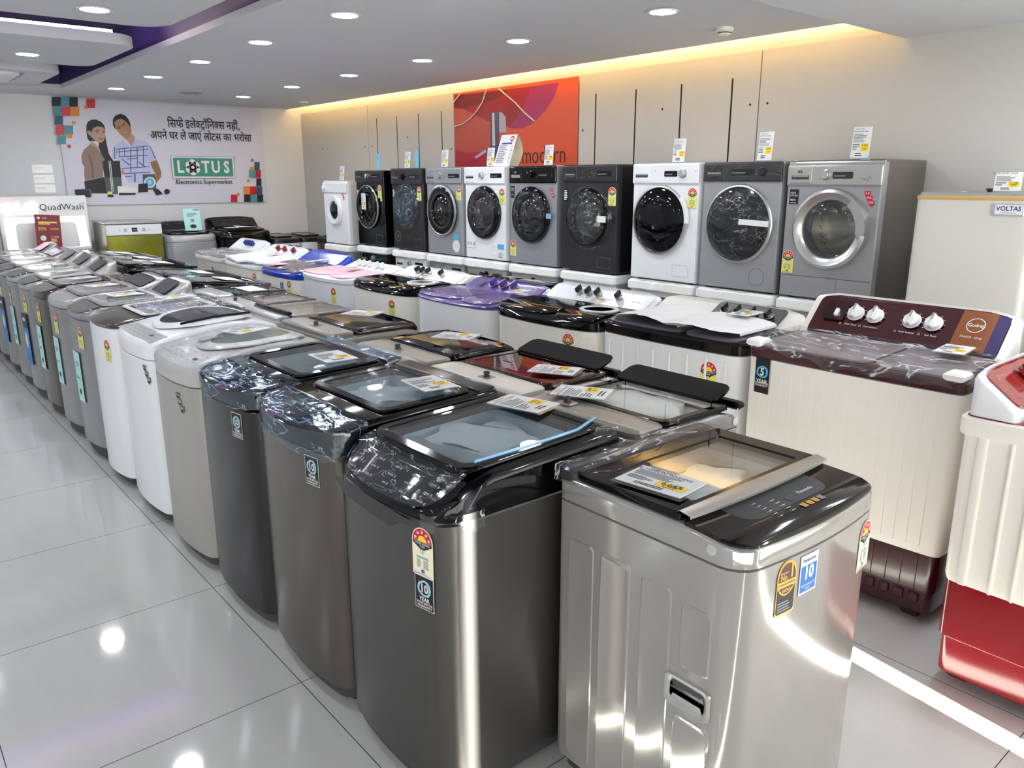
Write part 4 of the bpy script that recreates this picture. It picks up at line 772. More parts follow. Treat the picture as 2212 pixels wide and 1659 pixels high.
    stick(b.mesh('warranty_label', 20, False), 'warranty_label', t, -.062, .748, d, w, bl, .9, 'blue and white ten year warranty sticker')
    b = B(); W2, H2 = .038, .075
    arch = [(W2*math.cos(PI*i/18), .03+W2*1.2*math.sin(PI*i/18)) for i in range(19)]
    base_plate(b, [(-W2, -H2+.006), (-W2+.006, -H2), (W2-.006, -H2), (W2, -H2+.006)]+arch, .0006, 'gold')
    sc = .93; b.poly([(x*sc, y*sc+.001) for x, y in [(-W2, -H2+.006), (-W2+.006, -H2), (W2-.006, -H2), (W2, -H2+.006)]+arch], .0009, 'matt_black')
    b.disc(0, .026, W2, .0011, 'gold', 32, 1.22); b.disc(0, .026, W2*.9, .0013, 'brown_seal', 32, 1.24)
    b.poly([(-W2*.97, .004), (W2*.97, .004), (W2*.97, .021), (-W2*.97, .021)], .0016, 'gold'); b.text('APPLIANCES BRAND', .0075, 0, .0125, .0019, 'brown_seal', .98, .01)
    b.text('Panasonic', .008, -.012, .044, .0017, 'paper'); b.text('No.', .024, -.011, .031, .0017, 'gold', .8, .02); b.text('1', .05, .018, .042, .0017, 'gold', .8, .03); b.text('JAPAN', .014, .002, -.006, .0017, 'gold', .9, .02); b.text('IN', .006, -.023, -.006, .0017, 'gold')
    bars(b, -.03, .03, -.066, -.036, 4, .0013, 'ink_grey', 3)
    stick(b.mesh('seal_label', 20, False), 'seal_label', t, -.142, .738, d, w, bl, .86, 'round brown and gold seal sticker')
    card_flat('price card on the glass lid of the front silver washer', (.475, -1.05, .8975), -PI/2+.12, tilt=.0, w=.088, h=.06, seed=0)
    packing('white foam block inside the front silver washer', (.70, -1.02, .78), .2, .15, .095, .05, 3)
near_silver()
# ---------------------------------------------------------------- twin-tub washers (front faces local -y, console at the back)
G3 = 'twin-tub washers in a row, consoles towards the wall'
def knob(t, x, y, z, ang, mat, cap, r=.03, style='bar', name='knob'):
    k = B(); k.M = Matrix.Translation((x, y, z)) @ Matrix.Rotation(ang, 4, 'X')
    if style == 'dial':
        k.lathe([(r*1.12, 0), (r*1.12, .002), (r, .003), (r, .010), (r*.9, .016), (.0, .018)], mat, 28, cb=False)
        k.box(-r*.22, r*.22, -r*1.02, r*.95, .014, .034, 'offwhite', .004); k.add([(-r*.12, -r*.1, .0345), (r*.12, -r*.1, .0345), (r*.17, r*.9, .0345), (-r*.17, r*.9, .0345)], [(0, 1, 2, 3)], cap)
    else:
        k.lathe([(r*1.0, 0), (r*1.0, .002), (r*.8, .004), (r*.75, .010), (.0, .012)], cap, 24, cb=False)
        k.box(-r*.28, r*.28, -r*.95, r*.95, .008, .036, mat, .005)
    return k.build(name, t)
def twin_tub(label, loc, rz, w, body, base, deck, panel, prof, hb=.80, hbase=.28, d=.50, ribs=None, rim='white', edge_h=.03, lids='lid_grey', bulge=.03, knobs=None, kmat='matt_black', kcap='satin', kstyle='bar',
             con=(.10, .245, .925, 1.035), rf=.06, group=G3, panel_in=None, kr=.026, spin=None, lidh=.012, con_body=None, sides=False, dz=0.):
    hb += dz; prof = [(y, z+dz) for y, z in prof]; con = (con[0], con[1], con[2]+dz, con[3]+dz)
    t = thing('twin_tub_washer', label, 'washing machine', loc, rz, group)
    zf = lambda x, y: lerp(prof, y)
    o = lambda i, bl=bulge: hout(-w/2+i, w/2-i, -d/2+i, d/2-i, rf, .03, bl)
    b = B(); b.loft([zr(o(.012), hbase-.004), zr(o(.004), hbase), zr(o(0), hbase+.02), zr(o(-.002), hb-.002), zr(o(.004), hb)], body)
    if ribs:
        n, rw, hgt = ribs
        for k in range(n):
            x = -w/2+.07+(w-.14)*k/(n-1); yy = -d/2-bulge*(1-(2*x/w)**2)
            b.box(x-rw/2, x+rw/2, yy-hgt, yy+.01, hbase+.03, hb-.03, body, min(hgt, rw*.45))
    if sides:
        for k, (y, ww) in enumerate(((-.13, .05), (.05, .012), (.11, .012), (.19, .03))):
            b.box(-w/2-.012*(2 if k == 0 else 1), -w/2+.01, y-ww/2, y+ww/2, hbase+.003, hb-.01, body, .008)
    b.build('cabinet', t)
    b = B(); b.loft([zr(o(.028), .03), zr(o(.016), .04), zr(o(.014), hbase*.45), zr(o(.006), hbase*.47), zr(o(.006), hbase-.002), zr(o(.012), hbase)], base)
    if ribs and base == 'maroon':
        for k in range(14):
            x = -w/2+.07+(w-.14)*k/13; yy = -d/2-bulge*(1-(2*x/w)**2); b.box(x-.0015, x+.0015, yy+.002, yy+.02, hbase*.47, hbase-.01, base, .001)
            b.box(x-.018, x+.018, yy+.006, yy+.03, hbase*.28, hbase*.42, base, .006)
    if sides:
        b.box(-w/2-.016, -w/2+.01, -.155, -.105, hbase*.45, hbase, base, .012); b.box(-w/2-.006, -w/2+.02, -.07, -.062, .06, hbase-.02, base, .003)
    b.build('base', t)
    for sx in (-1, 1):
        for sy in (-1, 1):
            b = B(); b.box(sx*(w/2-.09)-.035, sx*(w/2-.09)+.035, sy*(d/2-.07)-.035, sy*(d/2-.07)+.035, 0, .045, base, .01); b.build('foot', t)
    # deck
    b = B(); b.loft([zr(o(.004), hb), zr(o(-.006), hb+.004), zr(o(-.007), lambda x, y: zf(x, y)-.010), zr(o(.0), lambda x, y: zf(x, y)-.002), zr(o(.01), zf)], deck); b.build('top_deck', t)
    # lids
    xs = w*.10; zl = lambda h: (lambda x, y: zf(x, y)+h)
    for nm, xa, xb in (('wash_lid', -w/2+.03, xs-.008), ('spin_lid', xs+.008, w/2-.03)):
        lo = lambda i: hout(xa+i, xb-i, -d/2-bulge*.4+.012+i, con[0]-.012-i, .045, .012, bulge*.4)
        b = B(); b.loft([zr(lo(.002), zl(-.002)), zr(lo(0), zl(.002)), zr(lo(0), zl(lidh-.004)), zr(lo(.005), zl(lidh))], lids); L = b.build(nm, t)
        if spin and nm == 'spin_lid':
            b = B(); cx = (xa+xb)/2; cy = -.06
            b.loft([zr(eout(cx, cy, .11, .10), zl(lidh)), zr(eout(cx, cy, .108, .098), zl(lidh+.006)), zr(eout(cx, cy, .088, .08), zl(lidh+.006)), zr(eout(cx, cy, .086, .078), zl(lidh+.001))], spin, ct=False); b.build('window_ring', L)
    # console
    y0, y1, z0, z1 = con; zc = lambda x, y: z0+(z1-z0)*max(0, min(1, (y-y0)/(y1-y0)))
    co = lambda i: hout(-w/2+.002+i, w/2-.002-i, y0+i*.3, y1+.012-i, .02, .025)
    top = lambda x, y: zc(x, y)-(.02*max(0, abs(2*x/w)-.75)/.25)
    b = B(); b.loft([zr(co(0), lambda x, y: zf(x, y)-.006), zr(co(0), lambda x, y: top(x, y)-.012), zr(co(.004), lambda x, y: top(x, y)-.003), zr(co(.012), top)], con_body or rim); c = b.build('console', t)
    p0, p1 = panel_in or (-w*.455, w*.455)
    po = lambda i: hout(p0+i, p1-i, y0+.008+i, y1-.008-i, .02)
    b = B(); b.loft([zr(po(0), lambda x, y: top(x, y)-.001), zr(po(.001), lambda x, y: top(x, y)+.0025)], panel); P_ = b.build('control_panel', c)
    ang = math.atan2(z1-z0, y1-y0)
    ym = y0+(y1-y0)*.55
    for x in knobs or ():
        knob(t, x*w, ym, top(x*w, ym)+.003, ang, kmat, kcap, kr, kstyle)
    return t, zf, top, (y0, y1, ang, ym)
def on_panel(t, x, y, top, ang, draw, name='panel_printing'):
    b = B(); b.M = Matrix.Translation((x, y, top(x, y)+.0035)) @ Matrix.Rotation(ang, 4, 'X'); draw(b); b.M = None
    return b.build(name, t, 20, fix=False)
def tw(ya, yb, xf=1.92, d=.5): return (xf+d/2, (ya+yb)/2, 0), abs(yb-ya)
def star3(t, x, z, d, w, bl, s=.95): stick(energy('yellow'), 'energy_label', t, x, z, d, w, bl, s)
# maroon one
(loc, w) = tw(-1.175, -.345, 1.89); PR = [(-.28, .868), (-.25, .872), (.1, .885)]
t, zf, top, pp = twin_tub('large white twin-tub washer with maroon panel, dark base and four white dials', loc, R90, w, 'white_warm', 'maroon', 'maroon', 'maroon', PR, .825, .275, ribs=(16, .003, .003), rim='white_warm', lids='lid_mauve', knobs=(-.235, -.135, .045, .145), kmat='white', kcap='vent_grey', kstyle='dial', kr=.032,
                 con=(.10, .245, .89, 1.05), dz=0.055, bulge=.015, rf=.03)
y0, y1, ang, ym = pp
b = B(); zz = lambda x, y: top(x, y)+.003
plane_quad(b, w*.25, w*.452, y0+.012, y1-.012, zz, .0006, 'copper'); plane_quad(b, w*.40, w*.452, y0+.012, y1-.012, zz, .0012, 'purple'); b.build('badge_plate', t)
def dr(b):
    b.ann(0, .0, .030, .033, .001, 'paper', 30); b.text('Godrej', .022, 0, .0, .001, 'paper', .9, .01); b.text('FANTA  10 kg', .013, 0, -.055, .001, 'paper')
on_panel(t, w*.325, ym+.01, top, ang, dr)
def dr(b):
    for x, s in ((-.195, 'Wash Timer'), (-.11, 'Wash Selector'), (.037, 'Drain Selector'), (.13, 'Spin Timer')): b.text(s, .0105, x, -.058, .001, 'paper'); b.ann(x-.045, -.058, .004, .005, .001, 'paper', 10)
    for x in (-.235*.83, -.135*.83, .045*.83, .145*.83):
        for k in range(9): a = -.6+k*.55; b.rect(x+.041*math.cos(a)-.003, x+.041*math.cos(a)+.003, .041*math.sin(a)-.0008, .041*math.sin(a)+.0008, .001, 'paper')
on_panel(t, 0, ym, top, ang, dr)
b = B(); b.M = Matrix.Translation((-w*.34, ym, top(-w*.34, ym)+.0035)) @ Matrix.Rotation(ang, 4, 'X')
b.box(-.05, .045, -.045, .05, .0, .002, 'brown_gloss', .012); b.box(.004, .018, -.03, .005, .001, .02, 'white', .003); b.M = None; b.build('slide_switch', t)
stick(warranty10('5'), 'warranty_label', t, -w*.41, .81, .509, w, .015, 1.)
film_over(t, w*1.03, .5, -.285, .115, lambda x, y: zf(x, y)+.016, 'film_milky', .035, .05, seed=61, amp=.012, nu=60, hang=.03)
for sx in (-1, 1):
    b = B(); b.box(sx*(w/2-.03)-.035, sx*(w/2-.03)+.035, -.275, -.19, .927, .955, 'foam', .008); b.build('corner_foam', t)
card_flat('price card on film over the maroon-panel twin-tub', (2.16, -1.03, 0.979), -1.45, w=.05, h=.085, seed=1)
# black and white, ribbed, wrapped in packing foam sheets
(loc, w) = tw(-.29, .53); PR = [(-.28, .875), (-.25, .88), (.1, .89)]
t, zf, top, pp = twin_tub('white twin-tub washer with black rim, ribbed front, lids covered with foam sheets', loc, R90, w, 'white', 'black_gloss', 'black_gloss', 'matt_black', PR, .825, .2, ribs=(8, .012, .009), rim='white_warm', knobs=(.02, .11, .21, .31), kcap='satin', con=(.10, .245, .886, .968), panel_in=(-.05, w*.40), dz=0.030, bulge=.025)
star3(t, .26, .74, .5, w, .025, 1.15)
film_over(t, w*.46, .5, -.25, .12, lambda x, y: zf(x, y)+.02+.03*max(0, 1-(x/.19)**2), 'paper', .0, .012, seed=63, amp=.006, name='foam_sheet').location = (-.17, 0, 0)
film_over(t, w*.5, .5, -.27, .08, lambda x, y: zf(x, y)+.03+.02*max(0, 1-(x/.2)**2), 'paper', .0, .012, seed=66, amp=.008, name='foam_sheet').location = (.15, 0, 0)
card_flat('price card on foam sheet of black-rimmed ribbed twin-tub', (2.25, -.08, 0.984), -1.5, w=.05, h=.08, seed=2)
# black lid, white console
(loc, w) = tw(.55, 1.385); PR = [(-.29, .835), (-.27, .85), (-.15, .868), (.1, .868)]
t, zf, top, pp = twin_tub('white twin-tub washer with glossy black lids and white console, lower front in film', loc, R90, w, 'white_warm', 'white_warm', 'black_gloss', 'white', PR, .80, .2, rim='white', lids='black_gloss', knobs=(-.18, -.09, 0, .19), con=(.10, .245, .864, .95), spin='white', dz=0.035, bulge=.05, rf=.1)
star3(t, .24, .745, .5, w, .05, 1.05)
on_panel(t, w*.36, pp[3]-.02, top, pp[2], lambda b: b.text('SAMSUNG', .016, 0, 0, .001, 'ink', 1, .01))
film_over(t, w, .5, -.5, -.285, lambda x, y: .835, 'film_clear', .4, .0, seed=68, amp=.005, nv=40, bulge=.05, r=.1)
card_flat('price card in the white ring of the black-lidded near twin-tub', (2.22, .83, 0.942), -1.4, w=.05, h=.075, seed=3)
# purple
(loc, w) = tw(1.42, 2.215); PR = [(-.28, .835), (-.26, .842), (-.1, .85), (.1, .852)]
t, zf, top, pp = twin_tub('white twin-tub washer with purple lids and purple console under film', loc, R90, w, 'white', 'white', 'purple_plastic', 'purple_plastic', PR, .815, .2, rim='purple_plastic', lids='purple_plastic', knobs=(-.13, .0, .13), kmat='purple_plastic', kcap='purple_plastic', con=(.10, .245, .848, .918), dz=0.025, bulge=.04, rf=.08, kr=.03)
b = B(); b.M = Matrix.Translation((-w*.3, pp[3], top(-w*.3, pp[3])+.0035)) @ Matrix.Rotation(pp[2], 4, 'X'); b.poly([(-.035, -.03), (.03, -.03), (.03, .035), (.015, .035)], .001, 'matt_black'); b.build('slide_switch', t, fix=False)
def dr(b):
    for x in (-.13*w, 0, .13*w): b.ann(x, 0, .035, .037, .001, 'paper', 24)
    b.ann(w*.36, -.01, .028, .031, .001, 'paper', 26); b.text('Godrej', .018, w*.36, -.01, .001, 'paper', .8)
on_panel(t, 0, pp[3], top, pp[2], dr)
film_over(t, w*.99, .5, -.275, .11, lambda x, y: zf(x, y)+.014, 'film_clear', .02, .02, seed=70, amp=.012, nu=50)
card_flat('price card at the right end of the purple twin-tub lids', (2.24, 1.55, 0.914), -1.3, w=.05, h=.08, seed=4)
# black lid 2
(loc, w) = tw(2.25, 3.08); PR = [(-.29, .82), (-.27, .835), (-.15, .855), (.1, .857)]
t, zf, top, pp = twin_tub('white twin-tub washer with glossy black lids between purple and pink ones', loc, R90, w, 'white_warm', 'white_warm', 'black_gloss', 'white', PR, .80, .2, rim='white', lids='black_gloss', knobs=(-.2, -.12, -.03, .17), con=(.10, .245, .854, .926), spin='white', dz=0.025, bulge=.05, rf=.1)
star3(t, .21, .73, .5, w, .05, .95)
card_flat('price card on white ring of the twin-tub between purple and pink ones', (2.2, 2.53, 0.921), -1.4, w=.05, h=.075, seed=0)
# pink
(loc, w) = tw(3.11, 3.92); PR = [(-.28, .838), (-.26, .845), (.1, .857)]
t, zf, top, pp = twin_tub('white twin-tub washer with pale pink lids', loc, R90, w, 'white', 'white', 'white', 'white', PR, .80, .2, rim='white', lids='pink_plastic', knobs=(-.25, -.16, -.05, .1, .2), kmat='white', kcap='white', con=(.10, .245, .855, .905), dz=0.020, bulge=.045, rf=.09)
star3(t, .21, .725, .5, w, .045, .95)
card_flat('price card on the pale pink lids', (2.15, 3.45, 0.907), -1.2, w=.04, h=.08, seed=1)
# blue
(loc, w) = tw(3.95, 4.75); PR = [(-.28, .81), (-.26, .82), (.1, .86)]
t, zf, top, pp = twin_tub('white twin-tub washer with bright blue rim and grey lid', loc, R90, w, 'white_warm', 'white_warm', 'blue_plastic', 'blue_plastic', PR, .765, .2, rim='blue_plastic', lids='lid_grey', knobs=(), con=(.08, .245, .865, .955), dz=0.010, bulge=.04, rf=.08)
star3(t, .24, .70, .5, w, .04, .95)
b = B(); base_plate(b, [(-.028, -.035), (.028, -.035), (.028, .035), (-.028, .035)], .0006, 'navy'); b.text('5', .05, 0, .008, .001, 'paper', 1, .02); b.text('YEARS', .014, 0, -.024, .001, 'paper'); stick(b.mesh('warranty_label', 20, False), 'warranty_label', t, .12, .705, .5, w, .04, 1, 'blue five year sticker')
b = B(); zz = lambda x, y: zf(x, y)+.0125
b.sheet([[(-.37+.25*i/8, -.25+.04*j+.03*(i/8)**2, zz(0, -.1)+.0006+.0*j) for j in range(6)] for i in range(9)], 'pink_plastic'); b.build('lid_pattern', t, fix=False)
film_over(t, w*.3, .5, .09, .24, lambda x, y: top(x, y)+.004, 'film_clear', 0, 0, seed=72, amp=.01).location = (-.2, 0, 0)
card_flat('price card on the blue-rimmed twin-tub', (2.2, 4.2, 0.904), -1.2, w=.04, h=.1, seed=2)
# white sheets
(loc, w) = tw(4.78, 5.63); PR = [(-.28, .82), (-.26, .83), (.1, .85)]
t, zf, top, pp = twin_tub('white twin-tub washer covered with white sheets, dark red knobs', loc, R90, w, 'white_warm', 'white_warm', 'white', 'white', PR, .785, .2, rim='white', lids='white', knobs=(-.12, .05, .28), kmat='red_plastic', kcap='red_plastic', con=(.10, .245, .87, .96), bulge=.03)
star3(t, .33, .70, .5, w, .03, .95)
film_over(t, w*1.02, .5, -.29, .12, lambda x, y: zf(x, y)+.02+.02*abs(math.sin(x*7)), 'paper', .015, .03, seed=75, amp=.014, name='foam_sheet', nu=50)
card_flat('price card on the white sheets, twin-tub with dark red knobs', (2.2, 5.05, 0.909), -1.2, w=.04, h=.08, seed=3)
# wrapped
(loc, w) = tw(5.66, 6.48); PR = [(-.28, .82), (-.26, .83), (.1, .85)]
t, zf, top, pp = twin_tub('white twin-tub washer fully wrapped in clear film, dark blue knobs', loc, R90, w, 'white_warm', 'white_warm', 'offwhite', 'white', PR, .785, .2, rim='white', lids='lid_mauve', knobs=(-.06, .01, .08, .15), kmat='navy', kcap='navy', con=(.10, .245, .87, .975), bulge=.03)
star3(t, .17, .68, .5, w, .03, .9)
film_over(t, w*1.02, .5, -.295, .1, lambda x, y: zf(x, y)+.02, 'film_milky', .35, .06, seed=77, amp=.01, nu=44, nv=36)
# red one at the right edge, its left side towards the aisle
t, zf, top, pp = twin_tub('twin-tub washer with bright red base and red console panel at the picture edge', (2.005, -1.545, 0), 0, .83, 'white_warm', 'red_plastic', 'red_plastic', 'panel_red', [(-.28, .885), (.05, .90), (.1, .905)], .86, .36, rim='white', lids='lid_mauve', knobs=(-.2, -.05, .1, .25), kmat='red_plastic', kcap='red_plastic',
         con=(.11, .235, .945, 1.04), bulge=.02, rf=.03, group=None, kr=.034, sides=True)
b = B(); b.loft([zr(hout(-.428, .428, -.275, .262, .04, .03), .845), zr(hout(-.43, .43, -.277, .264, .04, .03), .85), zr(hout(-.43, .43, -.277, .264, .04, .03), .895), zr(hout(-.426, .426, -.27, .26, .04, .03), .90)], 'white_warm'); b.build('top_band', t)
b = B(); b.M = Matrix.Translation((-.415-.002, -.02, .87)) @ Matrix.Rotation(-PI/2, 4, 'Y'); b.lathe([(.02, 0), (.018, .008), (.0, .01)], 'white', 20, cb=False); b.build('side_button', t)
b = B(); b.tube([(-.36, .20, 1.022), (-.3, .19, 1.02), (-.22, .21, 1.034)], .004, 'film_clear', 5); b.tube([(-.37, .21, 1.03), (-.36, .1, .965)], .005, 'film_clear', 5); b.tube([(-.34, .15, .99), (-.25, .13, .982), (-.2, .08, .955)], .004, 'film_clear', 5); b.build('tape_strip', t)
film_over(t, .8, .5, -.28, .05, lambda x, y: zf(x, y)+.016, 'film_milky', .0, .02, seed=80, amp=.012)
b = B(); b.box(-.41, -.34, -.2, .04, .90, .935, 'foam', .01); b.build('corner_foam', t)
# ---------------------------------------------------------------- fourth row, mostly hidden behind the consoles
G4 = 'twin-tub washers behind the consoles, facing the wall'
for ya, yb, lab, pl in ((1.85, 2.6, 'black-lidded twin-tub washer behind the purple console', 'black_gloss'), (.2, 1.0, 'twin-tub washer with red lid behind white console with black knobs', 'red_plastic'), (5.0, 5.75, 'twin-tub washer with red lid behind the white-sheeted one', 'red_plastic')):
    w = yb-ya
    twin_tub(lab, (2.72, (ya+yb)/2, 0), L90, w, 'white', 'white', pl, 'white', [(-.28, .85), (.1, .87)], .82, .2, rim='white', lids=pl, knobs=(-.1, .1), con=(.12, .24, .885, .925), bulge=.03, spin='black_gloss', group=G4)
# ---------------------------------------------------------------- front-loading washers along the right wall (front faces local -y)
G5 = 'front-load washers of the upper tier along the wall'; G6 = 'front-load washers of the lower tier under the foam pads'
def rect_ring(cx, cz, x0, x1, z0, z1, n, y):
    pts = []
    for i in range(n):
        a = 2*PI*i/n; dx, dz = math.cos(a), math.sin(a)
        t = min(((x1-cx)/dx if dx > 1e-9 else ((x0-cx)/dx if dx < -1e-9 else 1e9)), ((z1-cz)/dz if dz > 1e-9 else ((z0-cz)/dz if dz < -1e-9 else 1e9)))
        pts.append([cx+t*dx, y, cz+t*dz])
    for X in (x0, x1):
        for Z in (z0, z1):
            q = min(pts, key=lambda p: (p[0]-X)**2+(p[2]-Z)**2); q[0], q[2] = X, Z
    return [tuple(p) for p in pts]
def circ(cx, cz, r, n, y, sz=1.): return [(cx+r*math.cos(2*PI*i/n), y, cz+sz*r*math.sin(2*PI*i/n)) for i in range(n)]
def ring_lathe(b, cx, cz, prof, mat, n=56, y0=0., close=False, cb=False, ct=False):
    b.loft([circ(cx, cz, r, n, y0-h) for r, h in prof], mat, cb, ct, close)
def front_loader(label, loc, body, con, ring, glass, group, h=.835, w=.595, d=.53, door=(.0, .40, .21, .135), drum=True, con_h=.12, side=None, ring_prof=None, panel=None, kx=None, kmat='satin', disp=(.08, .26), dispmat='black_gloss', drawer=True, low=True, dome=.03, kick=None, con_full=False, brand=None, door_solid=False, rim2=None, rz=R90):
    t = thing('front_load_washer', label, 'washing machine', loc, rz, group)
    yf = -d/2; cx, cz, R, r = door; n = 64
    b = B(); side = side or body
    e = .012
    rr = lambda i, y: rect_ring(cx, cz, -w/2+i, w/2-i, .012+i, h-.004-i, n, y)
    b.loft([rr(.004, d/2), rr(0, d/2-.006), rr(0, yf+.05)], side, True, False)
    b.loft([rr(0, yf+.05), rr(0, yf+e), rr(.004, yf+.003), rr(e, yf)], body, False, False)
    b.loft([rr(e, yf), circ(cx, cz, R*.97, n, yf), circ(cx, cz, R*.93, n, yf+.03)], body, False, False)
    b.build('cabinet', t)
    b = B(); b.box(-w/2-.001, w/2+.001, yf+.004, d/2, h-.022, h, side if not con_full else body, .01); b.build('top_panel', t)
    for sx in (-1, 1):
        for sy in (-1, 1):
            b = B(); b.lathe([(.02, 0), (.02, .012), (.012, .014)], 'rubber', 12, (sx*(w/2-.06), sy*(d/2-.06))); b.build('foot', t)
    # control strip
    b = B(); z0, z1 = h-.022-con_h if not con_full else h-con_h, h-.024 if not con_full else h-.002
    b.M = Matrix.Translation((0, yf-.001, 0)) @ FRONT
    o = lambda i: hout(-w/2+.002+i, w/2-.002-i, z0+i, z1-i, .006, .012)
    lv = lambda i, hh: [(x, y, hh) for x, y in o(i)]
    b.loft([lv(0, 0), lv(0, .008), lv(.005, .013)], con); c = b.build('control_panel', t)
    zm = (z0+z1)/2
    if drawer:
        b = B(); b.M = Matrix.Translation((0, yf-.014, 0)) @ FRONT
        q = lambda i: hout(-w/2+.02+i, -w/2+.165-i, z0+.012+i, z1-.012-i, .006)
        b.loft([[(x, y, hh) for x, y in q(i)] for i, hh in ((0, 0), (.001, .002), (.003, .003))], con)
        b.poly([(-w/2+.035, zm-.026), (-w/2+.15, zm-.026), (-w/2+.15, zm-.002), (-w/2+.035, zm-.002)], .0036, 'gasket' if con not in ('black_gloss', 'machine_black') else 'satin'); b.rect(-w/2+.04, -w/2+.145, zm-.010, zm-.004, .0042, 'satin'); b.build('detergent_drawer', c)
        if brand:
            b = B(); b.M = Matrix.Translation((0, yf-.0185, 0)) @ FRONT; b.text(brand, .022, -w/2+.09, zm+.018, .0, 'ink' if con not in ('black_gloss', 'machine_black') else 'satin', 1.1, .02); b.build('lettering', c, fix=False)
    if kx is not None:
        b = B(); b.M = Matrix.Translation((kx, yf-.014, zm)) @ FRONT; b.lathe([(.031, 0), (.031, .004), (.026, .006), (.024, .024), (.021, .027), (.0, .027)], kmat, 28, cb=False); b.ann(0, 0, .026, .030, .0045, 'ink', 24); b.build('dial', c)
    if disp:
        b = B(); b.M = Matrix.Translation((0, yf-.014, 0)) @ FRONT
        q = lambda i: hout(disp[0]+i, disp[1]-i, zm-.022*(2 if dispmat == 'black_gloss' and not con_full else 1.0)+i, zm+.018*(2 if dispmat == 'black_gloss' and not con_full else 1.)-i, .006)
        b.loft([[(x, y, hh) for x, y in q(i)] for i, hh in ((0, 0), (.001, .002))], dispmat)
        bars(b, disp[0]+.01, disp[1]-.01, zm-.012, zm-.002, 2, .0026, 'ink_grey', 4); b.build('display', c)
    b = B(); b.M = Matrix.Translation((0, yf-.0143, 0)) @ FRONT
    r_ = random.Random(len(label))
    for k in range(14):
        x = r_.uniform(-.1, .27); y = zm+r_.uniform(-.04, .04)
        if disp and disp[0]-.02 < x < disp[1]+.01 or (kx is not None and abs(x-kx) < .04): continue
        b.rect(x, x+r_.uniform(.008, .02), y, y+.0025, 0, 'ink' if con not in ('black_gloss', 'machine_black', 'machine_dark') else 'ink_grey')
    b.build('panel_printing', c, fix=False)
    # drum, door ring, door glass
    if drum:
        b = B(); ring_lathe(b, cx, cz, [(R*.93, -.03), (r*1.02, -.05), (r*1.0, -.08)], 'gasket', y0=yf)
        ring_lathe(b, cx, cz, [(r*1.0, -.08), (r*1.25, -.10), (r*1.25, -.34), (.05, -.36), (.0005, -.36)], 'drum', y0=yf)
        for k in range(46 if group == 'near' else 26):
            a = 2*PI*k/(46 if group == 'near' else 26)
            for q in range(4 if group == 'near' else 2):
                a2 = a+q*.07; y = yf+.25+.02*q; R2 = r*1.235
                p = Vector((cx+R2*math.cos(a2), y, cz+R2*math.sin(a2))); tx = Vector((-math.sin(a2), 0, math.cos(a2)))*.005; ty = Vector((0, .006, 0))
                b.add([tuple(p-tx-ty), tuple(p+tx-ty), tuple(p+tx+ty), tuple(p-tx+ty)], [(0, 1, 2, 3)], 'slot')
        for k in range(3):
            a = 2*PI*k/3+.5; b.M = Matrix.Translation((cx, yf+.22, cz)) @ Matrix.Rotation(-a, 4, 'Y'); b.box(r*.95, r*1.26, -.1, .1, -.02, .02, 'drum', .015); b.M = None
        b.build('drum', t)
    D = thing('door', '', 'x'); del D['label']; del D['category']; D.parent = t
    pr = ring_prof or [(R*.99, .0), (R, .012), (R*.97, .03), (R*.9, .04), (r*1.1, .034), (r*1.02, .02), (r*1.0, .0)]
    b = B(); ring_lathe(b, cx, cz, pr, ring, y0=yf, close=True); b.build('door_ring', D)
    if rim2:
        b = B(); rm, ra, rb, hh = rim2; ring_lathe(b, cx, cz, [(R*ra, hh-.012), (R*ra, hh), (R*(ra+rb)/2, hh+.005), (R*rb, hh), (R*rb, hh-.012)], rm, y0=yf, close=True); b.build('door_trim', D)
    b = B()
    hs = [(r*1.01, .016), (r*.9, .018+dome*.5), (r*.6, .018+dome*.9), (r*.25, .018+dome), (.0005, .018+dome)]
    ring_lathe(b, cx, cz, hs, glass, y0=yf); b.build('door_glass', D, 60)
    if not door_solid:
        b = B(); b.M = Matrix.Translation((cx+(R+r)/2, yf-.042, cz)) @ FRONT; b.box(-.012, .012, -.05, .05, -.004, .006, ring, .008); b.build('door_handle', D)
    if low:
        b = B(); b.M = Matrix.Translation((0, yf-.0008, 0)) @ FRONT
        if kick == 'round': b.ann(w*.27, .105, .056, .058, .0, 'ink', 36)
        elif kick == 'split': b.rect(-w/2+.012, w/2-.012, .142, .145, 0, 'ink'); b.rect(.08, .0815, .02, .142, 0, 'ink')
        else:
            for u0, u1, v0, v1 in ((.1, .24, .05, .0516), (.1, .24, .13, .1316), (.1, .1016, .05, .13), (.2384, .24, .05, .13)): b.rect(u0, u1, v0, v1, 0, 'ink_grey')
        b.build('filter_flap', t, fix=False)
    return t, D, yf
XF = 3.62; DF = .53; XC = XF+DF/2
ZT = .86
def fstick(me, t, x, z, s=1., name='energy_label', d=DF): return put(me, name, t, Matrix.Translation((x, -d/2-.002, z)) @ FRONT @ Matrix.Scale(s, 4))
def dfilm(D, cx, cz, R, yf, mat, seed, h=.05, nr=14, na=60, white=None):
    b = B(); rows = []
    for i in range(nr+1):
        r = R*1.06*i/nr+.001; row = []
        for j in range(na+1):
            a = 2*PI*(j % na)/na; n = noise.noise(Vector((r*28*math.cos(a)+seed, r*28*math.sin(a), seed)))+.6*noise.noise(Vector((a*5, r*9, seed)))
            k = (1-(r/R/1.06)**6)
            row.append((cx+r*math.cos(a), yf-(.004+h*k+.006*abs(n)), cz+r*math.sin(a)+.01*n*(1-k)))
        rows.append(row)
    b.sheet(rows, mat); return b.build('packing_film', D, 60)
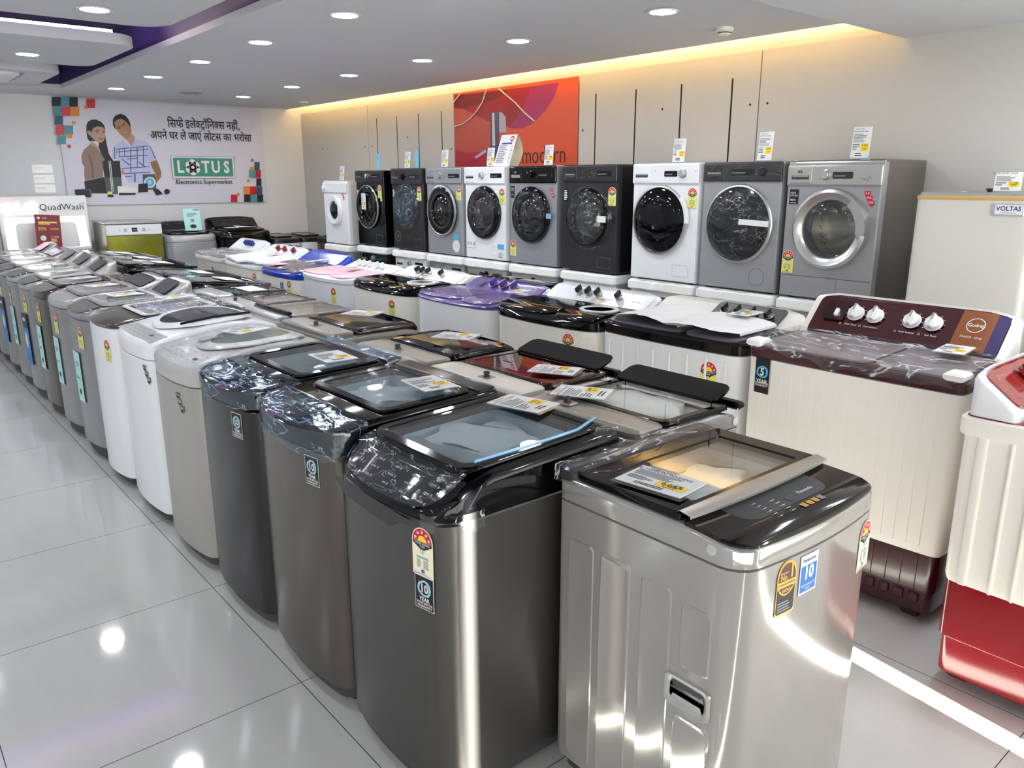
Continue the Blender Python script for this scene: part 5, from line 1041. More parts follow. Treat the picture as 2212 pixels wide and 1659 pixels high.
def quadlabel(t, x, z, w, h, mat, name, draw=None, label=None, off=.0):
    b = B(); base_plate(b, [(-w, -h), (w, -h), (w, h), (-w, h)], .0006, mat)
    if draw: draw(b)
    return put(b.mesh(name, 20, False), name, t, Matrix.Translation((x, -DF/2-.0016-off, z)) @ FRONT, label)
FYS = [6.51, 5.70, 4.94, 4.28, 3.64, 2.98, 2.31, 1.56, .93, .30]
# nearest: silver with bright ring
t, D, yf = front_loader('silver front-load washer with wide bright door ring, nearest in the upper tier', (XC, FYS[9], ZT), 'machine_grey', 'silver', 'satin', 'glass', G5, door=(.01, .435, .235, .165), con_h=.125, kx=-.04, disp=(-.0, .125), dispmat='ink', kick='split', brand='IFB', ring_prof=[(.232, 0), (.238, .014), (.232, .034), (.215, .045), (.18, .034), (.168, .02), (.165, 0)], dome=.012, side='dark_steel')
fstick(energy('yellow'), t, -.25, .225, 1.05)
b = B()
for k in range(14): pass
o_ = [(.172, -.62), (.238, -.62)]
seg = [(.17+.0, a) for a in ()]
vs = []
rings = []
for i in range(15):
    a = -.12+1.0*i/14
    rings.append([(.01+r*math.cos(a), yf-h, .435+r*math.sin(a)) for r, h in ((.176, .036), (.180, .050), (.236, .052), (.244, .03), (.24, .02), (.19, .02))])
b.loft(rings, 'satin'); b.build('door_grip', D)
quadlabel(t, -.245, .62, .03, .045, 'matt_black', 'feature_label', lambda b: (b.text('aqua', .02, -.008, .026, .001, 'paper'), b.text('energie', .018, .0, .010, .001, 'paper'), b.text('eco', .024, -.005, -.016, .001, 'paper', 1, .01), b.text('saving', .015, -.002, -.034, .001, 'paper')))
fstick(shield('shield_red'), t, .232, .615, .95, 'warranty_label')
dfilm(D, .01, .435, .235, yf, 'film_clear', 3, .012)
b = B(); b.sheet([[(.1+.03*i/6+.01*noise.noise(Vector((i, j*.6, 3))), yf-.012-.01*abs(noise.noise(Vector((i*.8, j*.7, 1)))), .24-.02*j+.002*i) for j in range(7)] for i in range(7)], 'film_clear'); b.build('film_scrap', t)
b = B(); b.box(.15, .2, yf-.0, yf+.03, .832, .8365, 'teal_card', .002); b.box(-.28, -.25, yf-.0, yf+.02, .832, .8365, 'teal_card', .002); b.build('tape_strip', t)
# grey with round black door under film
t, D, yf = front_loader('grey front-load washer with large round black door taped white, second nearest in upper tier', (XC, FYS[8], ZT), 'machine_grey', 'machine_dark', 'satin', 'black_gloss', G5, door=(.0, .44, .255, .235), con_h=.125, kx=.16, kmat='machine_dark', disp=(-.08, .1), dispmat='black_gloss', kick='round', drum=False, dome=.035, con_full=True, door_solid=True, ring_prof=[(.25, 0), (.256, .012), (.25, .02), (.24, .022), (.236, .01), (.235, 0)])
dfilm(D, 0, .44, .245, yf, 'film_door', 7, .05); dfilm(t, .0, .775, .0, yf, 'film_clear', 7) if False else None
b = B(); b.sheet([[(-.29+.58*i/30, yf-.016-.008*abs(noise.noise(Vector((i*.6, j*.8, 4)))), .715+.122*j/8) for j in range(9)] for i in range(31)], 'film_clear'); b.build('packing_film', t)
b = B(); b.M = Matrix.Translation((.155, yf-.068, .455)) @ FRONT @ Matrix.Rotation(-.03, 4, 'Z'); b.box(-.11, .11, -.018, .018, 0, .0015, 'paper', .001); b.build('tape_strip', D)
# white with big black door
t, D, yf = front_loader('white front-load washer with large plain black round door', (XC, FYS[7], ZT), 'white', 'white', 'satin', 'black_gloss', G5, door=(-.03, .44, .245, .225), con_h=.14, kx=.165, kmat='satin', disp=(-.0, .115), drum=False, dome=.03, con_full=True, door_solid=True, drawer=True, ring_prof=[(.24, 0), (.247, .012), (.243, .022), (.23, .024), (.226, .01), (.225, 0)], side='white')
fstick(energy('yellow'), t, .245, .60, 1.05)
b = B(); rings = []
for i in range(13):
    a = -.05+.75*i/12
    rings.append([(-.03+r*math.cos(a), yf-h, .44+r*math.sin(a)) for r, h in ((.235, .022), (.236, .03), (.258, .03), (.262, .01))])
b.loft(rings, 'white'); b.build('door_grip', D)
# dark grey under film, paper fin
t, D, yf = front_loader('dark grey front-load washer with film-wrapped door and white tape', (XC, FYS[6], ZT), 'machine_dark', 'machine_dark', 'black_gloss', 'glass', G5, door=(.0, .43, .235, .145), con_h=.13, disp=(.09, .25), con_full=True, side='machine_black')
fstick(energy('yellow'), t, .245, .60, 1.05); dfilm(D, 0, .43, .235, yf, 'film_door', 11, .05)
quadlabel(t, -.26, .60, .025, .05, 'machine_black', 'feature_label', lambda b: (bars(b, -.02, .02, -.04, .04, 6, .001, 'paper', 3)))
b = B(); b.M = Matrix.Translation((.2, yf-.066, .43)) @ FRONT; b.box(-.045, .045, -.025, .022, 0, .0015, 'paper', .001); b.build('tape_strip', D)
b = B(); b.add([(-.05, yf+.12, .40), (.06, yf+.10, .40), (.0, yf+.11, .47)], [(0, 1, 2)], 'cream'); b.add([(.0, yf+.10, .36), (.09, yf+.09, .38), (.05, yf+.11, .44)], [(0, 1, 2)], 'cream'); b.add([(-.08, yf+.13, .36), (.02, yf+.11, .36), (-.02, yf+.12, .42)], [(0, 1, 2)], 'cream'); b.build('paper_insert', t, fix=False)
# grey with black strip
t, D, yf = front_loader('silver-grey front-load washer with black control strip and blue tape on door', (XC, FYS[5], ZT), 'machine_silver', 'black_gloss', 'black_gloss', 'glass_dark', G5, door=(-.01, .43, .24, .145), con_h=.14, kx=.0, kmat='black_gloss', disp=(.08, .25), con_full=True, brand='IFB', side='machine_silver')
fstick(shield('shield_red'), t, .245, .615, .85, 'warranty_label'); fstick(energy('yellow'), t, -.255, .14, 1.05); dfilm(D, -.01, .43, .24, yf, 'film_clear', 13, .05)
quadlabel(t, -.262, .62, .024, .05, 'matt_black', 'feature_label', lambda b: (b.text('aqua', .018, 0, .03, .001, 'paper'), b.text('energie', .014, 0, .014, .001, 'paper'), b.text('eco', .018, 0, -.02, .001, 'paper')))
b = B(); b.M = Matrix.Translation((.245, yf-.04, .43)) @ FRONT; b.box(-.03, .03, -.02, .02, 0, .002, 'blue_tape', .001); b.build('tape_strip', D)
# white with black ring
t, D, yf = front_loader('white front-load washer with black ringed door and icons below it', (XC, FYS[4], ZT), 'white', 'white', 'black_gloss', 'glass_smoke', G5, door=(.0, .43, .24, .145), con_h=.15, kx=-.02, kmat='chrome', disp=(.10, .26), con_full=True, side='offwhite')
fstick(energy('yellow'), t, .25, .58, 1.05); dfilm(D, 0, .43, .24, yf, 'film_clear', 15, .05)
quadlabel(t, .23, .135, .045, .022, 'sky_blue', 'blue_sticker')
def dr(b):
    for k, m in ((-1, 'ink'), (0, 'red'), (1, 'ink')): b.disc(k*.045, .012, .014, .001, m, 14); b.disc(k*.045, .012, .008, .0014, 'paper', 10)
    b.ann(.03, -.0, .03, .033, .001, 'navy', 12, -PI/2, 0); b.rect(-.07, .03, -.033, -.03, .001, 'navy')
quadlabel(t, -.21, .13, .075, .045, 'white', 'icon_label', dr); quadlabel(t, .235, .055, .04, .032, 'paper', 'info_label', lambda b: bars(b, -.035, .035, -.025, .025, 4, .001, 'ink_grey', 8))
# silver with dark ring and silver trim
t, D, yf = front_loader('silver front-load washer with dark porthole rimmed in silver, round white sticker', (XC, FYS[3], ZT), 'machine_silver', 'machine_silver', 'machine_black', 'glass_smoke', G5, door=(-.02, .43, .235, .14), con_h=.15, kx=-.05, kmat='satin', disp=(.09, .27), con_full=True, rim2=('satin', 1.03, .93, .03), side='machine_grey')
fstick(energy('yellow'), t, .245, .60, 1.0)
quadlabel(t, .19, .19, .045, .024, 'sky_blue', 'blue_sticker')
b = B(); b.disc(0, 0, .062, .0006, 'paper', 28); b.ann(0, 0, .054, .058, .001, 'silver', 28); b.text('LESS NOISE', .013, 0, .01, .001, 'ink_grey'); b.text('MORE CARE', .013, 0, -.01, .001, 'ink_grey'); put(b.mesh('round_sticker', 20, False), 'round_sticker', t, Matrix.Translation((.19, yf-.0016, .10)) @ FRONT)
# dark with film
t, D, yf = front_loader('dark grey front-load washer with shiny film over door, beside the black one', (XC, FYS[2], ZT), 'machine_dark', 'machine_dark', 'machine_dark', 'glass', G5, door=(-.02, .46, .22, .14), con_h=.16, kx=-.05, kmat='black_gloss', disp=(.06, .24), dispmat='machine_black', con_full=True, side='machine_black')
fstick(energy('yellow'), t, .225, .585, 1.05); dfilm(D, -.02, .46, .225, yf, 'film_blue', 17, .05)
quadlabel(t, -.255, .58, .025, .05, 'machine_black', 'feature_label', lambda b: (bars(b, -.02, .02, -.04, .04, 6, .001, 'paper', 5)))
b = B(); b.ann(-.2, .14, .05, .053, 0, 'satin', 24); b.text('20', .04, -.2, .14, 0, 'satin'); put(b.mesh('round_sticker', 20, False), 'round_sticker', t, Matrix.Translation((0, yf-.0016, 0)) @ FRONT)
# black
t, D, yf = front_loader('all-black front-load washer with price card on its door', (XC, FYS[1], ZT), 'machine_black', 'machine_dark', 'machine_black', 'glass_dark', G5, door=(-.03, .43, .235, .15), con_h=.12, kx=-.02, kmat='chrome', disp=(.08, .25), con_full=True, rim2=('machine_grey', 1.0, .95, .028), side='machine_black', h=.82)
fstick(energy('yellow'), t, .215, .60, 1.05); quadlabel(t, .24, .515, .015, .02, 'paper', 'info_label'); quadlabel(t, -.26, .57, .022, .05, 'machine_dark', 'feature_label', lambda b: (bars(b, -.018, .018, -.04, .04, 5, .001, 'paper', 5)))
q = card_stand('price card hanging on the door of the all-black washer', (0, 0, 0), R90, 0, .045, .085, 4); q.location = (XF-.062, FYS[1]+.035, ZT+.40)
# small white
t, D, yf = front_loader('small white front-load washer at the far end of upper tier', (XC, FYS[0], ZT-.03), 'white', 'white', 'white', 'glass_dark', G5, h=.74, door=(.0, .40, .175, .10), con_h=.115, disp=None, kx=-.24, kmat='white', drawer=False, con_full=False, drum=True, side='offwhite')
fstick(shield('shield_red'), t, .2, .56, .8, 'warranty_label')
# foam pads and the lower tier
lows = [('machine_grey', 'silver', 'black_gloss', 'silver lower-tier washer at the far end, under the small white one'), ('machine_black', 'machine_black', 'machine_black', 'black lower-tier washer under the all-black one'), ('white', 'white', 'gasket', 'white lower-tier washer under the dark one with shiny film'), ('machine_silver', 'machine_silver', 'gasket', 'silver lower-tier washer under the silver-rimmed porthole one'),
        ('machine_grey', 'silver', 'black_gloss', 'grey lower-tier washer under the white one with icons'), ('machine_silver', 'silver', 'black_gloss', 'silver lower-tier washer with black dial, under the blue-taped one'), ('machine_grey', 'white', 'satin', 'lower-tier washer under the dark grey film-wrapped one'), ('white', 'white', 'satin', 'white lower-tier washer under the white one with plain black door'),
        ('white', 'white', 'satin', 'white lower-tier washer under grey one with taped door'), ('machine_silver', 'silver', 'satin', 'silver lower-tier washer under the nearest upper one')]
under = ['small white', 'all-black', 'dark shiny-filmed', 'silver-rimmed porthole', 'icon-marked white', 'blue-taped silver', 'dark grey film-wrapped', 'plain black-doored white', 'white-taped grey', 'nearest bright-ringed']
for k, (bd, cn, rg, lab) in enumerate(lows):
    z = ZT-.03 if k == 0 else ZT
    front_loader(lab, (XC+.01, FYS[k], 0), bd, cn, rg, 'glass_smoke', G6, h=z-.075, d=.50, door=(.0, .36, .22, .14), con_h=.115, kx=(.0 if k in (5,) else (.0 if k < 5 else .17)), kmat='black_gloss' if k in (4, 5) else 'satin', disp=(.09, .24) if k < 7 else (-.02, .12), con_full=True, drum=False)
    b = B(); rr = random.Random(k); nz = lambda x, y, a: a+.008*noise.noise(Vector((x*9+k, y*9, a*7)))
    oo = lambda i: [(x+.006*noise.noise(Vector((x*14, y*14, k))), y+.008*noise.noise(Vector((x*12+3, y*12, k)))) for x, y in hout(-.308+i, .308-i, -.30+i, .28-i, .04, nf=14, ns=10)]
    b.loft([zr(oo(.012), z-.074), zr(oo(0), lambda x, y: nz(x, y, z-.062)), zr(oo(.002), lambda x, y: nz(x, y, z-.014)), zr(oo(.016), z-.001)], 'foam')
    o = b.build('foam_pad'); o.location = (XC, FYS[k], 0); o.rotation_euler = (0, 0, R90); tag(o, 'white foam packing pad under the %s upper-tier washer' % under[k], 'foam pad', 'foam pads between the two tiers of washers')
# cards, tags and a brochure on the upper tier
zt = ZT+.836
for y, k, l, z in ((.20, 1, 'price card standing on the nearest bright-ringed washer', zt), (.83, 2, 'price card standing on the white-taped grey washer', zt), (1.52, 3, 'price card standing on the plain black-doored white washer', zt), (2.88, 4, 'price card standing on the blue-taped silver washer', zt), (3.66, 0, 'price card standing on the icon-marked white washer', zt), (4.38, 1, 'price card standing on the silver-rimmed porthole washer', zt), (5.05, 2, 'price card standing on the dark shiny-filmed washer', zt), (6.48, 3, 'price card standing on the small white far washer', ZT-.03+.741)):
    card_stand(l, (XF+.09, y, z+.001), R90, .1, .052 if k != 1 else .055, .088 if y < 1 else .08, k)
for y, l in ((5.62, 'pale blue footprint-shaped card standing on the all-black washer'), (4.86, 'pale blue footprint-shaped card standing on the dark shiny-filmed washer')):
    z = ZT+(.821 if y > 5.3 else .837)
    b = B(); M_ = Matrix.Translation((XF+.08, y, z)) @ Matrix.Rotation(R90, 4, 'Z') @ FRONT
    b.M = M_
    pts = [(-.018, 0), (.018, 0), (.028, .03), (.025, .06), (.035, .09), (.04, .13), (.03, .165), (.0, .178), (-.03, .165), (-.04, .13), (-.032, .09), (-.024, .06), (-.028, .03)]
    base_plate(b, pts, .003, 'cyan_tag'); b.box(-.022, .022, -.0, .008, -.03, .0, 'cyan_tag', .002); bars(b, -.02, .02, .11, .15, 3, .0036, 'ink_grey', 4)
    tag(b.build('footprint_card', fix=False), l, 'card', 'footprint cards on the washers')
b = B(); b.M = Matrix.Translation((XF+.10, 3.44, zt+.002)) @ Matrix.Rotation(R90, 4, 'Z')
n = 12; fr = [(-.10*0, .0)]
prof = [(-.05+.10*(i/n), .27*i/n) for i in range(n+1)]
b.sheet([[(-.11, y-.02, z), (.11, y-.02, z)] for y, z in prof], 'paper')
back = [(.05+.06*math.sin(PI*i/n)-.0-.0*i, .27*(1-i/n)) for i in range(n+1)]
b.sheet([[(-.11, y-.02, z), (.11, y-.02, z)] for y, z in back], 'cream')
sl = math.atan2(.1, .27); b.M = b.M @ Matrix.Translation((0, -.0205, .135)) @ Matrix.Rotation(-sl, 4, 'X') @ FRONT
b.disc(.055, .105, .026, .0015, 'red', 20); b.disc(.055, .105, .02, .002, 'paper', 16, .5); b.rect(-.07, .07, .055, .07, .0015, 'navy'); bars(b, -.09, .04, -.12, .045, 10, .0015, 'ink_grey', 7)
for k in range(5): b.ann(.08, .035-.035*k, .008, .0105, .0015, 'ink', 14)
tag(b.build('brochure', fix=False), 'tall curved white brochure stand on the icon-marked white washer', 'brochure')
# ---------------------------------------------------------------- wall posters
for a in (('p_hair', '#17151d', .5), ('p_skin1', '#b8927c', .5), ('p_skin2', '#a9805f', .5), ('p_skin3', '#8d6a45', .5), ('p_jacket', '#8d7468', .5), ('p_jacket2', '#75605a', .5), ('p_dark', '#1d1a22', .5), ('p_lip', '#7c4238', .5),
          ('p_shirt', '#b9bde0', .5), ('p_check', '#3a4474', .5), ('p_metal', '#4d5459', .5), ('p_navy', '#0d1e2c', .5), ('p_teal', '#4e8f98', .5), ('p_teald', '#255668', .5), ('p_orange', '#d3892c', .5), ('p_bg', '#d4d1de', .45),
          ('p_green', '#3f8b78', .5), ('m_orange', '#c9502a', .35), ('m_darkred', '#8f0d17', .35), ('m_brown', '#b04a3a', .35), ('m_crim', '#a31a31', .35), ('m_wine', '#6b0d18', .35), ('m_magenta', '#96205a', .35), ('m_hood', '#4f4a63', .3), ('m_hood2', '#a9a5b8', .3), ('m_hood3', '#423a66', .3), ('m_hoodlight', '#c9c4d4', .3)):
    P(*a)
b = B(); b.M = Matrix.Translation((0, YB-.012, 0)) @ FRONT
b.box(1.185, 3.61, 1.29, 2.49, 0, .01, 'p_bg', .001, .0005)
for k, (m, pts) in enumerate(PST): b.poly(pts, .0112+.00012*k, m)
e = .0215
def deva(runs, size, u, v, w):
    x = u
    for s, adv, dx, dy, sx, clip in runs:
        vs, fs = tmesh(s, .012)
        x0 = min(p[0] for p in vs) if adv is not None else 0
        if clip: fs = [f for f in fs if sum(vs[i][0] for i in f)/len(f)-x0 < clip]
        b.add([(x+(dx+(p[0]-x0)*sx)*size, v+(p[1]+dy)*size, w) for p in vs], fs, 'ink')
        if adv: x += adv*size
    return x
# text objects are centred, so every run restores its left edge; the vertical middle of a letter body is .31
H = .31
L1 = [('ि', .26, 0, .14, 1, 0), ('स', .69, 0, 0, 1, 0), ('फ', .79, 0, 0, 1, 0), ('े', 0, -.50, .36, -.9, 0)]
def word(s, size, u, v): return deva([(s, None, 0, 0, 1, 0)], size, u, v, e)
sz = .135
# second line has no joined letters; text() centres it
b.text('अपने घर ले जाएं लोटस का भरोसा', .134, 2.82, 2.115, e, 'ink', .78, .014)
# first line, glyph by glyph on a common head line at v0
def gl(ch, x, v0, sx=1., clip=None, size=.14, flip=1):
    cu = bpy.data.curves.new('t', 'FONT'); cu.body = ch; cu.size = 1; cu.resolution_u = 2; cu.offset = .014
    ob = bpy.data.objects.new('t', cu); me = ob.to_mesh(); vs = [tuple(q.co) for q in me.vertices]; fs = [tuple(q.vertices) for q in me.polygons]
    ob.to_mesh_clear(); bpy.data.objects.remove(ob); bpy.data.curves.remove(cu)
    if clip: fs = [f for f in fs if sum(vs[i][0] for i in f)/len(f) < clip]
    b.add([(x+flip*q[0]*size*sx, v0+q[1]*size, e) for q in vs], fs, 'ink')
x = 2.40; v0 = 2.218; S = .78; q = .14*S
for ch, adv, sx, clip in (('ि', .26, 1, None), ('स', .69, 1, None), ('फ', .79, 1, None), ('#r', 0, 1, None), (' ', .24, 1, None), ('इ', .5, 1, None), ('ल', .69, 1, None), ('े', 0, 1, None), ('क', .52, .8, .62), ('ट', .52, 1, None), ('#t', 0, 1, None), ('ॉ', .27, 1, None),
                          ('ि', .26, 1, None), ('न', .57, 1, None), ('क', .52, .8, .62), ('स', .69, 1, None), (' ', .24, 1, None), ('न', .57, 1, None), ('ह', .55, 1, None), ('ी', .26, 1, None), ('ं', 0, 1, None), (',', .2, 1, None)):
    if ch == '#r': b.ann(x-.30*q, v0+.72*.14, .012, .024, e, 'ink', 10, -.4, PI*.9)
    elif ch == '#t': b.poly([(x-.30*q, v0-.002), (x-.27*q, v0+.012), (x-.02*q, v0-.03), (x-.06*q, v0-.04)], e, 'ink'); b.poly([(x-.30*q, v0-.002), (x-.26*q, v0+.012), (x-.44*q, v0-.034), (x-.5*q, v0-.03)], e, 'ink')
    elif ch != ' ': gl(ch, x, v0, S*sx, clip)
    x += adv*q
# shop sign
b.rect(2.395, 3.195, 1.60, 1.874, .0225, 'p_metal'); b.rect(2.399, 3.191, 1.604, 1.870, .0228, 'paper'); b.rect(2.418, 3.172, 1.622, 1.852, .0231, 'p_green')
for ch, x, s in (('L', 2.50, 1), ('T', 2.82, 1), ('U', 2.95, 1), ('S', 3.09, 1)): b.text(ch, .205, x, 1.735, .0235, 'paper', .8, .035)
for k in range(6): b.disc(2.655+.05*math.cos(k*PI/3+PI/6), 1.737+.055*math.sin(k*PI/3+PI/6), .045, .0236, 'paper', 16)
for k in range(6): b.disc(2.655+.026*math.cos(k*PI/3+PI/6), 1.737+.028*math.sin(k*PI/3+PI/6), .024, .0239, 'ink', 14)
b.disc(2.655, 1.737, .05, .0238, 'paper'); b.disc(2.655, 1.737, .02, .0242, 'paper')
b.text('R', .018, 3.215, 1.855, .0225, 'ink_grey'); b.ann(3.215, 1.855, .013, .015, .0225, 'ink_grey', 14)
b.text('Electronics Supermarket', .079, 2.79, 1.555, .0225, 'ink', .92, .01)
tag(b.build('wall_poster', fix=False), 'wide pale shop poster on back wall showing a couple and a green flower logo', 'poster')
b = B(); b.M = Matrix.Translation((XW, 0, 0)) @ Matrix.Rotation(R90, 4, 'Z') @ FRONT
b.box(-4.885, -3.04, .9, 2.45, .0, .004, 'm_orange', .001, .0005)
for k, (m, pts) in enumerate(PSM): b.poly(pts, .005+.0002*k, m)
b.text('modern', .225, -3.49, 1.80, .0075, 'ink', .86, -.004)
tag(b.build('wall_mural', fix=False), 'orange and red wall picture of a kitchen hood with curved shapes', 'poster')
for pts in ([(-4.882, 2.119), (-4.721, 2.14), (-4.586, 2.19), (-4.476, 2.258), (-4.39, 2.332), (-4.321, 2.45)], [(-4.138, 2.44), (-4.034, 2.378), (-3.889, 2.292), (-3.746, 2.19), (-3.608, 2.11)], [(-4.885, 2.36), (-4.827, 2.395), (-4.752, 2.44)]):
    b = B(); b.tube([(XW-.012, -u, v) for u, v in pts], .006, 'offwhite', 6); 
    tag(b.build('loose_cable'), {6: 'long white cable curling over upper left of the orange wall picture', 5: 'white cable slanting down across the middle of orange wall picture', 3: 'short white cable at the upper left corner of orange wall picture'}[len(pts)], 'cable')
# ---------------------------------------------------------------- along the back wall
t = thing('dishwasher', 'pale dishwasher with gold-green door film standing below the wall poster', 'dishwasher', (1.665, 8.0, 0))
b = B(); b.box(-.3, .3, -.29, .29, .25, 1.10, 'beige_grey', .012); b.build('cabinet', t)
b = B(); b.box(-.302, .302, -.31, -.285, .26, .965, 'dish_gold', .006); b.build('door', t)
b = B(); b.box(-.302, .302, -.315, -.285, .968, 1.085, 'white', .008); c = b.build('control_panel', t)
b = B(); b.M = Matrix.Translation((0, -.316, 1.025)) @ FRONT; b.rect(-.03, .03, -.02, .025, 0, 'black_gloss'); b.rect(-.022, .022, -.004, .006, .0005, 'ink_grey')
for x in (-.16, .16): b.ann(x, 0, .009, .012, 0, 'ink_grey', 14); b.rect(x*.62-.018, x*.62+.018, -.02, .02, 0, 'silver')
b.build('display', c, fix=False)
b = B(); rows = [[(x, -.313-.006*math.sin((x+.1*z)*20)-.004*math.sin(z*15), z) for z in [.3+.66*j/12 for j in range(13)]] for x in [-.295+.59*i/24 for i in range(25)]]; b.sheet(rows, 'film_clear'); b.build('packing_film', t)
b = B(); b.box(-.3, .3, -.28, .28, .0, .25, 'gasket', .01); b.build('plinth', t)
b = B(); b.box(-.31, .31, -.32, .30, 1.095, 1.12, 'silver', .008); b.build('top_panel', t)
def back_top(label, x, y, w, h, body, cover, lid, group=None, d=.6):
    pr = [(-.33, h-.02), (-.3, h), (.1, h+.02), (.3, h+.02)]
    t, zf, zl = top_loader(label, (x, y, 0), 0, w, d, h-.08, body, cover, pr, group, .03, (-.2, .06, w/2-.1, .04), fw=.03, lid=lid, glass='glass_smoke', lid_y=(-.23, .1), lid_w=w/2-.06, rf=.08, deck_r=.1, inset=.02)
    return t, zf
t, zf = back_top('grey top-load washer with raised rear console beside the dishwasher', 2.295, 7.95, .61, .94, 'machine_grey', 'machine_grey', 'black_gloss')
hump(t, .58, .10, .30, .94, .97, 1.09, 'machine_grey', 'machine_dark', .8, 3, .05)
stick(advert('teal', .065, .15, 'teal_card'), 'advert_sheet', t, .1, .56, .6, .64, .03, 1)
b = B(); b.M = Matrix.Translation((2.37, 7.80, .985)) @ Matrix.Rotation(-.15, 4, 'X') @ FRONT; base_plate(b, [(-.10, 0), (.10, 0), (.10, .26), (-.10, .26)], .004, 'teal_card'); b.disc(0, .05, .04, .005, 'ink', 12, .6); b.rect(-.02, .02, .1, .14, .005, 'ink_grey'); b.rect(.02, .09, .24, .25, .005, 'navy'); bars(b, -.06, .06, .16, .21, 3, .005, 'ink_grey', 2)
b.box(-.1, .1, .0, .004, -.06, .0, 'teal_card', .002); tag(b.build('advert_card', fix=False), 'pale teal advert card standing on the grey washer by dishwasher', 'card')
t, zf = back_top('large glossy black top-load washer near the back corner', 2.95, 7.9, .66, .96, 'machine_black', 'machine_black', 'black_gloss')
hump(t, .64, .08, .30, .96, 1.0, 1.12, 'machine_black', 'machine_dark', .8, 4, .05)
put(energy('yellow'), 'energy_label', t, front_matrix(.2, .76, .6, .7, .03))
b = B(); b.box(-.05, .09, -.08, .08, 0, .003, 'paper', .002); o = b.build('printed_sheet'); o.location = (2.82, 7.83, .999); tag(o, 'white sheet lying at left on the large black washer', 'paper sheet')
b = B(); b.add([(-.14, -.02, 0), (.1, -.05, 0), (.12, .03, 0), (-.02, .03, .0), (-.16, .07, .02)], [(0, 1, 2, 3, 4)], 'paper'); o = b.build('loose_paper', fix=False); o.location = (3.04, 7.8, 1.003); tag(o, 'torn white paper lying at right on the large black washer', 'paper sheet')
for x, y, w, bd, l in ((3.48, 7.9, .36, 'white', 'white top-load washer with dark lid, leftmost of three in the far corner'), (3.87, 7.9, .36, 'white', 'white top-load washer with dark lid, middle of three in far corner'), (4.0, 7.2, .36, 'maroon', 'dark maroon top-load washer, rightmost of three in far corner')):
    h = .865
    t, zf, zl = top_loader(l, (x, y, 0), 0, w, .56, h-.08, bd, 'machine_dark', [(-.33, h-.03), (-.3, h-.02), (.3, h+.01)], 'top-load washers in the far corner', .02, (-.15, .16, .10, .04), fw=.03, lid='black_gloss', glass='glass_dark', lid_y=(-.18, .2), lid_w=.13, deck_r=.03, rf=.03)
    put(energy('yellow'), 'energy_label', t, front_matrix(.08, .68, .56, w, .02) @ Matrix.Scale(.8, 4))
# lit display board at the far left
t = thing('display_board', 'lit white display board on a stand at the far left, pink logo and thin lettering', 'display board', (.85, 8.12, 0))
b = B(); b.box(-.44, .44, -.03, .05, .80, 1.41, 'acrylic_white', .01); b.build('board', t)
b = B(); b.M = Matrix.Translation((0, -.032, 0)) @ FRONT; b.poly([(-.40, .84), (.42, .84), (.40, 1.18), (-.40, 1.18)], .0, 'sign_light'); b.build('light_panel', t, fix=False)
b = B(); b.M = Matrix.Translation((0, -.034, 0)) @ FRONT; b.poly([(-.30, .84), (.32, .84), (.30, 1.09), (.27, 1.12), (-.27, 1.12), (-.30, 1.09)], .001, 'acrylic_white'); b.build('niche_back', t, fix=False)
b = B(); b.M = Matrix.Translation((0, -.034, 0)) @ FRONT; b.disc(-.35, 1.27, .065, .004, 'sign_pink', 28); b.ann(-.35, 1.27, .045, .055, .006, 'sign_white', 24, PI*.1, PI*1.8); b.rect(-.353, -.345, 1.245, 1.295, .006, 'sign_white'); b.rect(-.35, -.33, 1.245, 1.252, .006, 'sign_white'); b.text('LG', .15, -.17, 1.275, .004, 'sign_white', 1.1, .03); b.build('lit_logo', t, fix=False)
b = B(); b.M = Matrix.Translation((0, -.034, 0)) @ FRONT; b.text('QuadWash', .098, .18, 1.285, .001, 'ink', 1, -.004); b.text('TM', .025, .40, 1.32, .001, 'ink'); b.build('lettering', t, fix=False)
b = B(); b.box(-.42, .46, -.10, .10, .74, .80, 'silver', .008); b.box(-.36, .40, -.05, .08, 0, .74, 'beige_grey', .01); b.build('stand', t)
b = B(); b.M = Matrix.Translation((.83, 7.95, .83)) @ Matrix.Rotation(-.1, 4, 'X') @ Matrix.Rotation(.06, 4, 'Y') @ FRONT
base_plate(b, [(-.125, 0), (.125, 0), (.125, .38), (-.125, .38)], .004, 'lg_red'); b.text('LG', .035, -.03, .345, .005, 'paper'); b.disc(-.085, .345, .014, .005, 'paper', 12); b.rect(-.09, .09, .29, .305, .005, 'gold'); bars(b, -.09, .08, .265, .285, 1, .005, 'gold', 1); b.text('20%', .05, -.06, .225, .005, 'gold'); b.text('OFFER', .03, .06, .225, .005, 'gold'); b.disc(-.055, .125, .03, .005, 'paper', 12); b.text('2 FREE', .028, .06, .14, .005, 'paper'); bars(b, .02, .1, .085, .12, 3, .005, 'gold', 4)
b.rect(-.12, .12, .01, .04, .005, 'red')
b.box(-.10, .10, .0, .004, -.08, .0, 'lg_red', .002); tag(b.build('offer_card', fix=False), 'dark red offer card with gold print before the lit display board', 'card')
b = B(); b.M = Matrix.Translation((0, YB-.003, 0)) @ FRONT
for v in (1.66, 1.55, 1.44): b.rect(.86, 1.07, v, v+.09, 0, 'acrylic_white'); b.rect(.86, 1.07, v-.004, v, .0, 'silver'); bars(b, .88, 1.02, v+.03, v+.06, 1, .0006, 'silver', 3)
tag(b.build('wall_notice', fix=False), 'faded white notice sheets on back wall left of the poster', 'notice')
t = thing('grey_cabinet', 'small grey cabinet at the far left edge beside the lit board', 'cabinet', (.12, 8.1, 0))
b = B(); b.box(-.25, .25, -.25, .25, 0, 1.0, 'silver', .01); b.build('body', t); b = B(); b.box(.18, .2, -.262, -.248, .7, .9, 'gasket', .004); b.build('handle', t)
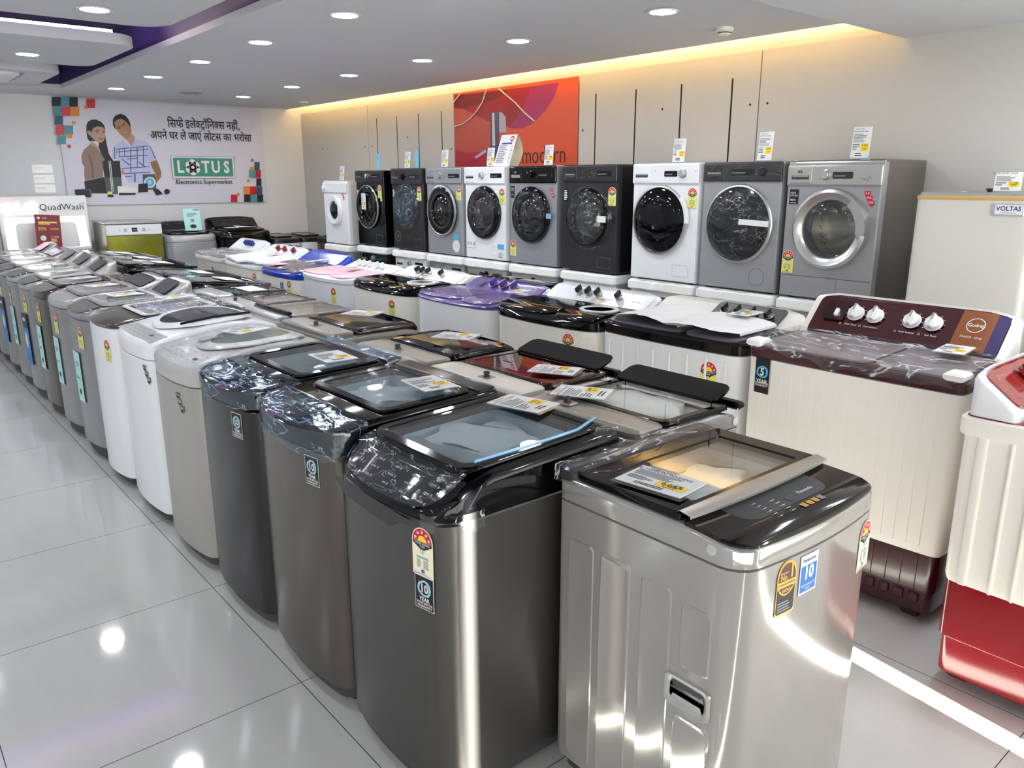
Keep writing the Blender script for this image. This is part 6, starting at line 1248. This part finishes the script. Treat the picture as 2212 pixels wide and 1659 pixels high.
# ---------------------------------------------------------------- tall water cooler at the right
t = thing('water_cooler', 'tall cream steel water cooler with wooden top edge at the right', 'water cooler', (3.34+.27, -.585, 0), R90)
b = B(); o = lambda i: hout(-.275+i, .275-i, -.27+i, .27-i, .03)
b.loft([zr(o(.004), .06), zr(o(0), .065), zr(o(0), 1.486), zr(o(.002), 1.488)], 'voltas'); b.build('cabinet', t)
b = B(); b.loft([zr(o(-.002), 1.486), zr(o(-.004), 1.49), zr(o(-.004), 1.503), zr(o(0), 1.506)], 'wood_trim'); b.build('edge_strip', t)
b = B(); b.loft([zr(o(.006), 1.504), zr(o(.006), 1.520), zr(o(.02), 1.524), zr(o(.03), 1.520), zr(o(.03), 1.51)], 'satin'); b.build('top_tray', t)
b = B(); b.lathe([(.012, 0), (.012, .01), (.02, .012), (.02, .018), (.0, .02)], 'rubber', 16, (-.03, 0)); o_ = b.build('tank_plug', t); o_.location = (0, 0, 1.52)
b = B(); b.box(-.26, .26, -.25, .25, 0, .065, 'gasket', .01); b.build('plinth', t)
b = B(); b.M = Matrix.Translation((.16, -.272, 1.445)) @ FRONT; b.box(-.075, .065, -.030, .026, 0, .004, 'chrome', .004); b.rect(-.058, .06, -.022, .022, .0045, 'paper'); b.text('VOLTAS', .031, 0, .004, .005, 'navy', .95, .02); b.text('A TATA Enterprise', .009, 0, -.015, .005, 'ink'); b.build('name_badge', t, fix=False)
card_stand('price card standing on the tall water cooler', (3.5, -.67, 1.523), R90, .1, .06, .045, 1, ('VOLTAS WATER COOLER', ''))
t = thing('grey_fridge', 'grey appliance edge at the far right behind the cooler', 'fridge', (3.75, -1.32, 0), R90)
b = B(); b.box(-.3, .3, -.3, .3, .04, 1.22, 'silver', .015); b.build('cabinet', t); b = B(); b.box(-.29, .29, -.32, -.302, .1, 1.2, 'silver', .012); b.build('door', t); b = B(); b.box(-.27, -.25, -.345, -.318, .5, .9, 'gasket', .006); b.build('handle', t); b = B(); b.box(-.28, .28, -.28, .28, 0, .04, 'gasket', .005); b.build('plinth', t)
